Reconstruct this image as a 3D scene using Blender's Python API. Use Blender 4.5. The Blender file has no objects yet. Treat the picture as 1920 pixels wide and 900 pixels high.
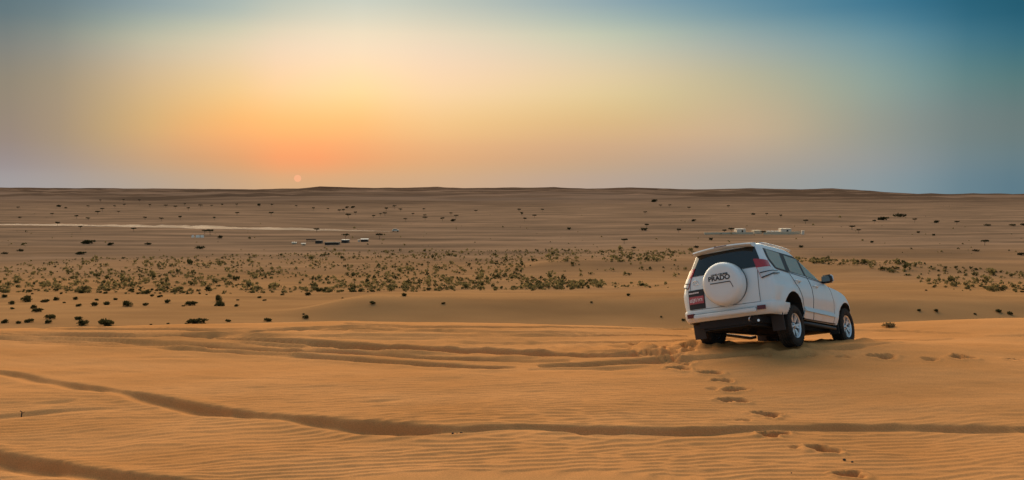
import bpy, bmesh, math, random
import numpy as np
from mathutils import Vector, Matrix, Euler

# ------------------------------------------------------------------ camera, world, sun
SC = bpy.context.scene
COL = SC.collection
FPX, CX, CY, Y0 = 1650.0, 960.0, 450.0, 356.0          # focal length and horizon in photo pixels
PITCH = math.atan((CY - Y0) / FPX)
CAM = np.array([0.0, 0.0, 3.2])
cam_data = bpy.data.cameras.new('camera')
cam = bpy.data.objects.new('camera', cam_data)
COL.objects.link(cam)
cam.location = CAM
cam.rotation_euler = (math.pi / 2 - PITCH, 0, 0)
cam_data.sensor_width = 36.0
cam_data.lens = 36.0 * FPX / 1920.0
cam_data.clip_start = 0.1
cam_data.clip_end = 120000.0
SC.camera = cam
SC.view_settings.view_transform = 'Standard'
SC.view_settings.look = 'None'
SC.view_settings.exposure = 0.35
SC.view_settings.gamma = 1.0
SC.render.resolution_x, SC.render.resolution_y = 1024, 480

SUN_AZ = math.atan((558 - CX) / FPX)                    # azimuth from +Y towards +X
SUN_EL = math.radians(19.0)
sun_data = bpy.data.lights.new('sun_light', 'SUN')
sun_data.energy = 4.4
sun_data.angle = math.radians(80.0)
sun_data.color = (1.0, 0.76, 0.48)
sun = bpy.data.objects.new('sun_light', sun_data)
COL.objects.link(sun)
sdir = Vector((math.sin(SUN_AZ) * math.cos(SUN_EL), math.cos(SUN_AZ) * math.cos(SUN_EL), math.sin(SUN_EL)))
sun.rotation_euler = sdir.to_track_quat('Z', 'Y').to_euler()


def lin(c):
    return tuple(((v / 255.0) / 12.92 if v <= 10.3 else ((v / 255.0 + 0.055) / 1.055) ** 2.4) for v in c)


world = bpy.data.worlds.new('World')
SC.world = world
world.use_nodes = True
WN = world.node_tree
WN.nodes.clear()


def wnode(t, **kw):
    n = WN.nodes.new(t)
    for k, v in kw.items():
        setattr(n, k, v)
    return n


def wmath(op, a, b=None):
    n = wnode('ShaderNodeMath', operation=op)
    for i, v in enumerate((a, b)):
        if v is None:
            continue
        if isinstance(v, (int, float)):
            n.inputs[i].default_value = v
        else:
            WN.links.new(v, n.inputs[i])
    return n.outputs[0]


# the dusk sky: colour by elevation for a handful of azimuths, blended round the compass
tc = wnode('ShaderNodeTexCoord')
sep = wnode('ShaderNodeSeparateXYZ')
WN.links.new(tc.outputs['Generated'], sep.inputs[0])
az = wmath('ARCTAN2', sep.outputs[0], sep.outputs[1])
el = wmath('ARCSINE', sep.outputs[2])
SKY_YS = [345, 300, 240, 160, 80, 0]
ZEN = (124, 153, 178)
HI = (134, 159, 175)
SKY = [  # azimuth in degrees, colours just above the horizon up to 12 degrees
    (-180, [(158, 176, 188), (162, 184, 198), (160, 188, 204), (155, 188, 206), (149, 186, 206), (144, 184, 205)]),
    (-75, [(155, 152, 155), (150, 146, 148), (147, 143, 142), (142, 143, 143), (134, 142, 146), (128, 146, 152)]),
    (-30.2, [(160, 156, 158), (147, 137, 138), (142, 128, 118), (136, 127, 112), (114, 121, 119), (76, 106, 118)]),
    (-21.8, [(180, 161, 143), (196, 156, 120), (212, 168, 113), (207, 177, 133), (185, 181, 158), (122, 148, 157)]),
    (-17.5, [(198, 164, 132), (218, 156, 108), (244, 174, 105), (234, 196, 140), (212, 199, 170), (146, 168, 170)]),
    (-13.6, [(212, 168, 126), (246, 154, 100), (254, 182, 108), (250, 208, 158), (232, 210, 182), (176, 187, 178)]),
    (-9.5, [(208, 168, 130), (232, 160, 108), (248, 184, 115), (252, 216, 160), (238, 217, 187), (188, 197, 188)]),
    (-5.5, [(205, 168, 134), (222, 166, 118), (240, 190, 130), (247, 211, 168), (231, 212, 185), (180, 190, 181)]),
    (4.9, [(184, 163, 147), (198, 163, 131), (218, 180, 130), (227, 203, 158), (202, 201, 176), (142, 166, 174)]),
    (14.9, [(162, 158, 152), (178, 162, 146), (198, 174, 142), (186, 178, 148), (152, 168, 164), (92, 137, 157)]),
    (22.7, [(138, 152, 157), (146, 151, 150), (146, 151, 142), (138, 158, 151), (108, 146, 156), (54, 114, 141)]),
    (29.7, [(94, 123, 136), (102, 125, 132), (106, 123, 123), (88, 121, 122), (54, 107, 124), (24, 88, 110)]),
    (75, [(138, 156, 164), (140, 160, 168), (138, 162, 172), (134, 162, 175), (128, 161, 177), (122, 159, 176)]),
    (180, [(158, 176, 188), (162, 184, 198), (160, 188, 204), (155, 188, 206), (149, 186, 206), (144, 184, 205)]),
]


def smooth_interp(xs, ys, x):
    """Catmull-Rom style interpolation that does not overshoot"""
    xs, ys = np.array(xs, float), np.array(ys, float)
    d = np.diff(ys) / np.diff(xs)
    m = np.zeros(len(xs))
    m[0], m[-1] = d[0], d[-1]
    for i in range(1, len(xs) - 1):
        m[i] = 0 if d[i - 1] * d[i] <= 0 else 2 * d[i - 1] * d[i] / (d[i - 1] + d[i])
    k = np.clip(np.searchsorted(xs, x) - 1, 0, len(xs) - 2)
    h = xs[k + 1] - xs[k]
    t = np.clip((x - xs[k]) / h, 0, 1)
    return ((2 * t**3 - 3 * t**2 + 1) * ys[k] + (t**3 - 2 * t**2 + t) * h * m[k]
            + (-2 * t**3 + 3 * t**2) * ys[k + 1] + (t**3 - t**2) * h * m[k + 1])


SKY_AZ = np.array([c[0] for c in SKY], float)
SKY_RGB = np.array([c[1] for c in SKY], float)
elr = wmath('DIVIDE', wmath('ADD', el, math.radians(5)), math.radians(95))
az_cols = [-180, -110, -75, -50, -38] + list(np.linspace(-32, 32, 27)) + [38, 50, 75, 110, 180]
prev = None
prev_az = None
for a in az_cols:
    ca = max(math.cos(math.radians(a)), 0.8)
    cels = [math.degrees(math.atan((Y0 - y) / FPX * ca)) for y in SKY_YS]
    ctrl_e = [-5, 0.0] + cels[0:] + [22, 45, 90]
    cols = np.array([[float(smooth_interp(SKY_AZ, SKY_RGB[:, i, c], a)) for c in range(3)] for i in range(6)])
    ctrl_c = np.vstack([cols[0], cols[0], cols, [HI], [ZEN], [ZEN]])
    evs = [-5, 0.2, 0.8, 1.4, 2, 2.8, 3.6, 4.4, 5.3, 6.2, 7.1, 8, 8.9, 9.8, 10.8, 11.8, 12.8, 14.5, 18, 24, 32, 45, 90]
    r = wnode('ShaderNodeValToRGB')
    r.color_ramp.interpolation = 'LINEAR'
    els = r.color_ramp.elements
    while len(els) < len(evs):
        els.new(0.5)
    for e_, ev in zip(els, evs):
        e_.position = (ev + 5) / 95.0
        e_.color = (*lin([float(smooth_interp(ctrl_e, ctrl_c[:, c], ev)) for c in range(3)]), 1)
    WN.links.new(elr, r.inputs[0])
    if prev is None:
        prev, prev_az = r.outputs[0], a
        continue
    mr = wnode('ShaderNodeMapRange', interpolation_type='LINEAR')
    mr.inputs[1].default_value = math.radians(prev_az)
    mr.inputs[2].default_value = math.radians(a)
    WN.links.new(az, mr.inputs[0])
    mx = wnode('ShaderNodeMixRGB')
    WN.links.new(mr.outputs[0], mx.inputs[0])
    WN.links.new(prev, mx.inputs[1])
    WN.links.new(r.outputs[0], mx.inputs[2])
    prev, prev_az = mx.outputs[0], a
nish = wnode('ShaderNodeTexSky', sky_type='NISHITA', sun_disc=False)
nish.sun_elevation = SUN_EL
nish.sun_rotation = SUN_AZ
nish.dust_density = 3.0
bg1 = wnode('ShaderNodeBackground')
bg1.inputs[1].default_value = 0.98 / 2 ** SC.view_settings.exposure
WN.links.new(prev, bg1.inputs[0])
bg2 = wnode('ShaderNodeBackground')
bg2.inputs[1].default_value = 0.0012
WN.links.new(nish.outputs[0], bg2.inputs[0])
addsh = wnode('ShaderNodeAddShader')
WN.links.new(bg1.outputs[0], addsh.inputs[0])
WN.links.new(bg2.outputs[0], addsh.inputs[1])
wout = wnode('ShaderNodeOutputWorld')
WN.links.new(addsh.outputs[0], wout.inputs[0])

# ------------------------------------------------------------------ helpers
RNG = np.random.default_rng(7)
random.seed(7)


def material(name, color, rough=0.6, metallic=0.0, coat=0.0, spec=0.5):
    m = bpy.data.materials.new(name)
    m.use_nodes = True
    b = m.node_tree.nodes['Principled BSDF']
    b.inputs['Base Color'].default_value = (*color, 1)
    b.inputs['Roughness'].default_value = rough
    b.inputs['Metallic'].default_value = metallic
    b.inputs['Coat Weight'].default_value = coat
    b.inputs['Specular IOR Level'].default_value = spec
    return m


def noise_color(m, c1, c2, scale, detail=4.0, lo=0.35, hi=0.65, coord='Object', stretch=(1, 1, 1)):
    """mottled base colour"""
    nt = m.node_tree
    b = nt.nodes['Principled BSDF']
    t = nt.nodes.new('ShaderNodeTexCoord')
    mp = nt.nodes.new('ShaderNodeMapping')
    mp.inputs['Scale'].default_value = stretch
    n = nt.nodes.new('ShaderNodeTexNoise')
    n.inputs['Scale'].default_value = scale
    n.inputs['Detail'].default_value = detail
    r = nt.nodes.new('ShaderNodeValToRGB')
    r.color_ramp.elements[0].position = lo
    r.color_ramp.elements[1].position = hi
    r.color_ramp.elements[0].color = (*c1, 1)
    r.color_ramp.elements[1].color = (*c2, 1)
    nt.links.new(t.outputs[coord], mp.inputs[0])
    nt.links.new(mp.outputs[0], n.inputs[0])
    nt.links.new(n.outputs[0], r.inputs[0])
    nt.links.new(r.outputs[0], b.inputs['Base Color'])
    return r


def link(o, parent=None):
    COL.objects.link(o)
    if parent is not None:
        o.parent = parent
    return o


def mesh_obj(name, verts, faces, mat, parent=None, smooth=True, angle=None):
    me = bpy.data.meshes.new(name)
    me.from_pydata([tuple(map(float, v)) for v in verts], [], [tuple(map(int, f)) for f in faces])
    if mat:
        me.materials.append(mat)
    if smooth:
        me.polygons.foreach_set('use_smooth', [True] * len(me.polygons))
        if angle:
            me.set_sharp_from_angle(angle=math.radians(angle))
    me.update()
    return link(bpy.data.objects.new(name, me), parent)


class MB:
    """collects simple solids into one mesh"""
    def __init__(self):
        self.v, self.f = [], []

    def add(self, vs, fs):
        o = len(self.v)
        self.v += [tuple(map(float, p)) for p in vs]
        self.f += [tuple(o + i for i in f) for f in fs]

    def box(self, c, s, rot=None, taper=1.0):
        pts = []
        for z in (-1, 1):
            k = taper if z > 0 else 1.0
            for x, y in ((-1, -1), (1, -1), (1, 1), (-1, 1)):
                p = Vector((x * s[0] / 2 * k, y * s[1] / 2 * k, z * s[2] / 2))
                if rot is not None:
                    p = rot @ p
                pts.append(p + Vector(c))
        self.add(pts, [(3, 2, 1, 0), (4, 5, 6, 7), (0, 1, 5, 4), (1, 2, 6, 5), (2, 3, 7, 6), (3, 0, 4, 7)])

    def tube(self, pts, rad, n=8, closed=False):
        pts = [Vector(p) for p in pts]
        m = len(pts)
        rads = rad if isinstance(rad, (list, tuple)) else [rad] * m
        rings = []
        for i, p in enumerate(pts):
            a = pts[(i - 1) % m] if (closed or i > 0) else p
            b = pts[(i + 1) % m] if (closed or i < m - 1) else p
            t = (b - a).normalized()
            u = t.cross(Vector((0.13, 0.31, 0.94)))
            if u.length < 1e-3:
                u = t.cross(Vector((1, 0, 0)))
            u.normalize()
            w = t.cross(u)
            rings.append([p + (u * math.cos(2 * math.pi * k / n) + w * math.sin(2 * math.pi * k / n)) * rads[i] for k in range(n)])
        vs = [q for r in rings for q in r]
        fs = []
        for i in range(m if closed else m - 1):
            j = (i + 1) % m
            for k in range(n):
                l = (k + 1) % n
                fs.append((i * n + k, i * n + l, j * n + l, j * n + k))
        if not closed:
            fs.append(tuple(reversed(range(n))))
            fs.append(tuple((m - 1) * n + k for k in range(n)))
        self.add(vs, fs)

    def lathe(self, prof, axis_fn, n=32):
        """prof: list of (r, a); axis_fn(r, a, ang) -> point"""
        m = len(prof)
        vs = [axis_fn(r, a, 2 * math.pi * k / n) for (r, a) in prof for k in range(n)]
        fs = []
        for i in range(m - 1):
            for k in range(n):
                l = (k + 1) % n
                fs.append((i * n + k, i * n + l, (i + 1) * n + l, (i + 1) * n + k))
        self.add(vs, fs)

    def build(self, name, mat, parent=None, smooth=False, angle=None):
        o = mesh_obj(name, self.v, self.f, mat, parent, smooth, angle)
        return o


def fix_normals(o):
    bm = bmesh.new()
    bm.from_mesh(o.data)
    bmesh.ops.recalc_face_normals(bm, faces=bm.faces)
    bm.to_mesh(o.data)
    bm.free()
    return o


def tag(o, label=None, cat=None, group=None, kind=None):
    for k, v in (('label', label), ('category', cat), ('group', group), ('kind', kind)):
        if v:
            o[k] = v
    return o


def empty(name, loc=(0, 0, 0), rot=(0, 0, 0)):
    o = bpy.data.objects.new(name, None)
    o.location = loc
    o.rotation_euler = rot
    o.empty_display_size = 0.2
    return link(o)


# ------------------------------------------------------------------ terrain height
PERM = RNG.permutation(4096)


def _hash(ix, iy):
    return PERM[(PERM[ix & 4095] + iy) & 4095] / 4095.0


def vnoise(x, y):
    x = np.asarray(x, float)
    y = np.asarray(y, float)
    ix = np.floor(x).astype(np.int64)
    iy = np.floor(y).astype(np.int64)
    fx, fy = x - ix, y - iy
    fx = fx * fx * fx * (fx * (fx * 6 - 15) + 10)
    fy = fy * fy * fy * (fy * (fy * 6 - 15) + 10)
    a, b = _hash(ix, iy), _hash(ix + 1, iy)
    c, d = _hash(ix, iy + 1), _hash(ix + 1, iy + 1)
    return (a + (b - a) * fx + (c - a) * fy + (a - b - c + d) * fx * fy) * 2 - 1


def fbm(x, y, octv=4, gain=0.5):
    s, a = 0, 1.0
    for i in range(octv):
        s = s + a * vnoise(x * 2 ** i + 17.3 * i, y * 2 ** i - 9.1 * i)
        a *= gain
    return s


def sstep(a, b, x):
    t = np.clip((x - a) / (b - a), 0, 1)
    return t * t * (3 - 2 * t)


_PY = np.array([0, 12, 17, 20, 21.5, 23, 25.5, 30, 40, 55, 68, 80, 95, 133, 180, 244, 336, 480, 900, 1500, 2200, 3200, 4200, 5000, 5600, 8000, 60000], float)
_PZ = np.array([.12, .02, 0, -.01, -.06, -.3, -.95, -2.3, -4.7, -7.4, -8.6, -9.0, -9.7, -12.0, -15.0, -18.0, -20.0, -21.2, -21.5, -20.5, -15.5, -6.0, -1.0, 0.0, -4, -24, -26], float)
_LT = np.linspace(0, math.log(60001), 6000)
_LZ = np.interp(np.exp(_LT) - 1, _PY, _PZ)
_k = np.hanning(61)
_k /= _k.sum()
_LZ = np.convolve(np.pad(_LZ, 30, mode='edge'), _k, mode='valid')

_RX = np.array([-400, 0, 300, 480, 560, 600, 700, 820, 870, 1040, 1100, 1160, 1230, 1300, 1410, 1500, 1560, 1630, 1660, 1720, 1920, 2300], float)
_RY = np.array([353, 352.3, 353.2, 354.2, 353.0, 350.8, 352.8, 351.2, 352.8, 351.6, 353.6, 352.2, 352.6, 354.6, 352.8, 354.6, 353.0, 356.0, 357.6, 359.5, 361, 361], float)
_RY = 353.0 + (_RY - 353.0) * 1.7

# car pose (fitted to the photograph): rear axle ground point, roll / pitch / yaw
CAR_LOC = Vector((4.599, 16.831, 0.231))
CAR_ROT = Euler((-0.21248, 0.15673, 0.86386), 'XYZ')
_F = np.array([math.cos(0.864), math.sin(0.864)])
_L = np.array([-math.sin(0.864), math.cos(0.864)])


def h_base(x, y):
    x = np.asarray(x, float)
    y = np.asarray(y, float)
    yc = np.interp(x, [-14, -8, -4, 4, 13], [20.3, 21.2, 21.7, 21.2, 22.4])
    near = sstep(90, 30, y)
    u = np.maximum(y - (yc - 21.5) * near, 0)
    z = np.interp(np.log1p(u), _LT, _LZ)
    # car stands on a small shoulder of sand that tips away from the camera
    a = (x - 6.3) * _F[0] + (y - 17.9) * _F[1]
    b = (x - 6.3) * _L[0] + (y - 17.9) * _L[1]
    wgt = np.exp(-((a / 4.6) ** 2 + (b / 4.2) ** 2) ** 1.2)
    z = z + wgt * (np.minimum(-0.118 * a - 0.11 * b + 0.085, 0.295 - 0.025 * np.hypot(a, b)) - z * 0.9)
    # a rounded lip in front of the rear wheel
    # broad soft undulation of the dune top
    nw = sstep(26, 14, y) * sstep(-30, 0, y)
    z = z + nw * 0.06 * fbm(x * 0.16 + 3, y * 0.30, 3) * (1 - wgt)
    # second dune beyond the first crest
    t = (y - 91 - 1.5 * vnoise(x * .05, 3.1))
    ex = sstep(-26, -14, x) 
    bump = np.where(t < 0, np.exp(-(t / 5.0) ** 2), np.exp(-(t / 24.0) ** 2))
    z = z + ex * (bump * (1.55 + 0.3 * vnoise(x * .07 + 9, 5.0)) - 0.75 * np.exp(-((y - 81) / 9.0) ** 2))
    # third dune, right of centre
    t = (y - 222 - 8 * vnoise(x * .02 + 4, 8.1) + x * 0.12)
    ex = sstep(-8, 14, x)
    bump = np.where(t < 0, np.exp(-(t / 13.0) ** 2), np.exp(-(t / 70.0) ** 2))
    z = z + ex * bump * 2.4
    t = (y - 300 - 10 * vnoise(x * .015 + 14, 2.1))
    bump = np.where(t < 0, np.exp(-(t / 22.0) ** 2), np.exp(-(t / 90.0) ** 2))
    z = z + sstep(20, 60, x) * bump * 2.0
    t = (y - 128 + 0.1 * x)
    bump = np.where(t < 0, np.exp(-(t / 7.0) ** 2), np.exp(-(t / 30.0) ** 2))
    z = z + sstep(14, 30, x) * bump * 0.9
    # hummocks of the plain and the far dunes
    mid = sstep(60, 110, y)
    z = z + mid * 0.22 * fbm(x * 0.05, y * 0.09, 4) * sstep(3000, 600, y)
    z = z + sstep(120, 400, y) * 0.8 * fbm(x * 0.008 + 3, y * 0.016 + 5, 3) * sstep(2600, 900, y)
    far = sstep(1100, 2400, y)
    ridged = 1 - np.abs(fbm(x * 0.0009 + 0.4 * vnoise(y * .0006, x * .0004), y * 0.0034 + 7, 4))
    z = z + far * (ridged - 0.55) * 24.0 * sstep(9000, 5000, y)
    # crest line of the far ridge
    px = CX + FPX * x / np.maximum(y, 1.0)
    ry = np.interp(px, _RX, _RY) + (0.55 * vnoise(px * .021, 3.7) + 0.35 * vnoise(px * .055, 8.2)) * sstep(1750, 1600, px)
    tgt = 3.2 + (Y0 - ry) * y / FPX
    rd = np.exp(-((y - 5000) / 420.0) ** 2)
    z = z * (1 - rd) + tgt * rd
    lim = 3.2 + (Y0 - ry - 0.6) * y / FPX
    z = np.where((y > 2400), np.minimum(z, lim + rd * 5), z)
    return z


def ray(u, v):
    cp, sp = math.cos(PITCH), math.sin(PITCH)
    a, b = (np.asarray(u, float) - CX) / FPX, (CY - np.asarray(v, float)) / FPX
    return np.stack([a, cp + b * sp, -sp + b * cp], -1)


def ground_at(u, v, tmin=60.0, tmax=9000.0):
    """where the line of sight through a photo pixel meets the terrain"""
    d = ray(u, v)
    d = d / d[..., 1:2]
    shp = d.shape[:-1]
    d = d.reshape(-1, 3)
    ts = np.exp(np.linspace(math.log(tmin), math.log(tmax), 340))
    out = np.zeros((len(d), 3))
    for c0 in range(0, len(d), 250):
        D = d[c0:c0 + 250]
        P = CAM + ts[None, :, None] * D[:, None, :]
        g = P[..., 2] - h_base(P[..., 0], P[..., 1])
        neg = g < 0
        k = np.where(neg.any(1), neg.argmax(1), len(ts) - 1)
        lo, hi = ts[np.maximum(k - 1, 0)], ts[k]
        for _ in range(13):
            m = (lo + hi) / 2
            q = CAM + m[:, None] * D
            below = q[:, 2] < h_base(q[:, 0], q[:, 1])
            hi = np.where(below, m, hi)
            lo = np.where(below, lo, m)
        out[c0:c0 + 250] = CAM + hi[:, None] * D
    return out.reshape(*shp, 3)


def near_pts(lst):
    """photo pixels on the near dune -> points on its surface"""
    a = np.array(lst, float)
    return ground_at(a[:, 0], a[:, 1], 4.0, 26.0)


# wheel ruts: (pixel polyline, band thickness in pixels along it)
RUTS = [
    ([(-150, 678), (0, 697), (70, 707), (150, 722), (230, 733), (300, 746), (400, 766), (460, 772), (520, 777), (600, 784), (700, 794), (800, 801), (870, 802), (950, 798), (1010, 798), (1080, 800), (1130, 804), (1250, 803), (1350, 801), (1440, 799), (1520, 799), (1600, 797), (1700, 798), (1800, 798), (1920, 801), (2100, 803)],
     [6, 6, 7, 8, 8, 12, 16, 13, 7, 15, 20, 20, 17, 7, 6, 14, 16, 14, 13, 7, 9, 15, 15, 14, 12, 12], 1.0),
    ([(-150, 822), (0, 850), (120, 870), (200, 884), (280, 897), (350, 907), (450, 925)], [20, 22, 22, 22, 22, 20, 20], 1.0),
    ([(-60, 788), (0, 781), (40, 776), (100, 771), (150, 768), (240, 764)], [3, 5, 5, 4, 3, 1], 1.0),
    ([(60, 756), (120, 753), (150, 749)], [1, 4, 1], 1.0),
    ([(-120, 621), (0, 624), (150, 628), (280, 629), (400, 625), (520, 617), (640, 611), (760, 612), (860, 614)], [4, 4, 5, 6, 6, 5, 6, 6, 3], 0.9),
    ([(-120, 630), (0, 633), (120, 638), (220, 643), (320, 646), (420, 645)], [4, 5, 5, 6, 5, 2], 0.9),
    ([(330, 626), (450, 634), (560, 638), (640, 643), (760, 650), (860, 655), (960, 658), (1060, 662), (1150, 664), (1240, 661), (1310, 652)], [3, 6, 8, 13, 17, 18, 17, 14, 12, 11, 6], 1.0),
    ([(380, 650), (430, 656), (520, 660), (640, 671), (760, 679), (860, 686), (930, 689), (980, 688)], [2, 4, 4, 6, 8, 9, 9, 2], 1.0),
    ([(560, 652), (640, 658), (800, 669), (930, 673), (1000, 676), (1080, 677)], [2, 5, 6, 5, 4, 2], 1.0),
    ([(1000, 686), (1080, 683), (1160, 678), (1240, 675), (1330, 668), (1420, 660), (1500, 656), (1600, 651), (1700, 641)], [3, 8, 9, 8, 6, 5, 5, 6, 3], 1.0),
    ([(980, 692), (1060, 690), (1150, 690), (1230, 687)], [2, 4, 4, 1], 0.8),
    ([(560, 632), (640, 632), (760, 634), (880, 633)], [1, 3, 3, 1], 0.8),
    ([(640, 606), (760, 611), (900, 613), (1000, 613), (1140, 615), (1300, 617)], [3, 6, 6, 5, 5, 5], 0.9),
    ([(820, 621), (920, 624), (1010, 627), (1100, 627), (1200, 628), (1300, 630)], [2, 4, 5, 4, 5, 4], 0.9),
    ([(1590, 618), (1680, 620), (1760, 624), (1830, 625)], [4, 4, 3, 1], 0.9),
    ([(1600, 636), (1680, 637), (1730, 638), (1800, 634)], [5, 4, 4, 1], 0.9),
    ([(1840, 631), (1920, 628), (2000, 628)], [1, 4, 4], 0.8),
    ([(200, 672), (330, 668), (480, 672)], [1, 3, 1], 0.5),
    ([(330, 711), (480, 708), (620, 714)], [1, 3, 1], 0.5),
    ([(640, 757), (720, 752), (770, 747)], [1, 4, 1], 0.7),
    ([(900, 735), (1000, 733), (1100, 736)], [1, 2, 1], 0.5),
]
RUTS = [(p_, t_, s_ * (1.0 if i_ < 4 or i_ > 16 else 1.35)) for i_, (p_, t_, s_) in enumerate(RUTS)]
# many older, shallower wheel tracks crossing the same strip
_rr = random.Random(5)
for _i in range(26):
    _x0 = _rr.uniform(-150, 900)
    _len = _rr.uniform(220, 640)
    _of = _rr.uniform(-1, 1)
    _tilt = _rr.uniform(-.012, .012)
    _pts, _th = [], []
    for _k in range(7):
        _x = _x0 + _len * _k / 6
        _c = float(np.interp(_x, [-150, 0, 300, 600, 900, 1200, 1400], [627, 629, 634, 643, 652, 650, 640]))
        _sp = float(np.interp(_x, [-150, 0, 400, 800, 1200, 1400], [12, 14, 20, 34, 28, 16]))
        _pts.append((_x, _c + _of * _sp + _tilt * (_x - _x0 - _len / 2)))
        _th.append(_rr.uniform(2.0, 6.0) * math.sin(math.pi * (_k + .35) / 6.7) ** .6)
    RUTS.append((_pts, _th, _rr.uniform(.8, 1.2)))
# footprints: pixel centre, half width, turn, strength
STEPS = [(1275, 690, 24, 0, 1), (1285, 680, 20, .1, .8), (1268, 667, 18, 0, .6), (1333, 698, 24, -.1, 1), (1357, 713, 19, .1, 1), (1377, 729, 25, -.15, 1), (1372, 749, 25, .1, 1),
         (1440, 776, 30, -.15, 1), (1444, 815, 30, .05, .9), (1540, 841, 33, -.2, 1), (1592, 888, 33, 0, 1.1), (1335, 728, 14, .3, .4), (1488, 838, 16, .5, .5), (1390, 786, 18, .2, .4),
         (1436, 664, 14, 0, .8), (1510, 664, 20, 0, .5), (1577, 668, 16, 0, .7), (1657, 668, 27, 0, .9), (1740, 673, 18, 0, .7), (1804, 670, 25, 0, 1.0), (1905, 674, 20, 0, .8),
         (1980, 672, 22, 0, .8), (1200, 646, 20, 0, .9), (1168, 652, 16, 0, .7), (1240, 650, 22, 0, .9), (1290, 648, 20, 0, .9), (1215, 658, 22, 0, .9), (1262, 655, 18, 0, .8), (1195, 664, 20, 0, .7), (1250, 671, 20, 0, .7)]


def ripple_field(x, y):
    """wind ripples: a narrow band of random plane waves, so that crests fork and die out as real ones do"""
    r = np.random.default_rng(11)
    n = 46
    wl = 0.145 * np.exp(r.normal(0, 0.15, n))
    th = math.radians(96) + r.normal(0, 0.115, n)
    ph = r.uniform(0, 2 * math.pi, n)
    wx = x + 0.35 * vnoise(x * .35 + 2, y * .35)
    wy = y + 0.30 * vnoise(x * .28 + 7, y * .4 + 3)
    re = np.zeros_like(x)
    im = np.zeros_like(x)
    for i in range(n):
        k = 2 * math.pi / wl[i]
        p = k * (np.cos(th[i]) * wx + np.sin(th[i]) * wy) + ph[i]
        re += np.cos(p)
        im += np.sin(p)
    amp = np.hypot(re, im) / math.sqrt(n)
    ang = np.arctan2(im, re)
    prof = np.cos(ang) + 0.28 * np.cos(2 * ang + 0.9)
    return prof * np.clip(amp * 1.3, 0, 1)


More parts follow.
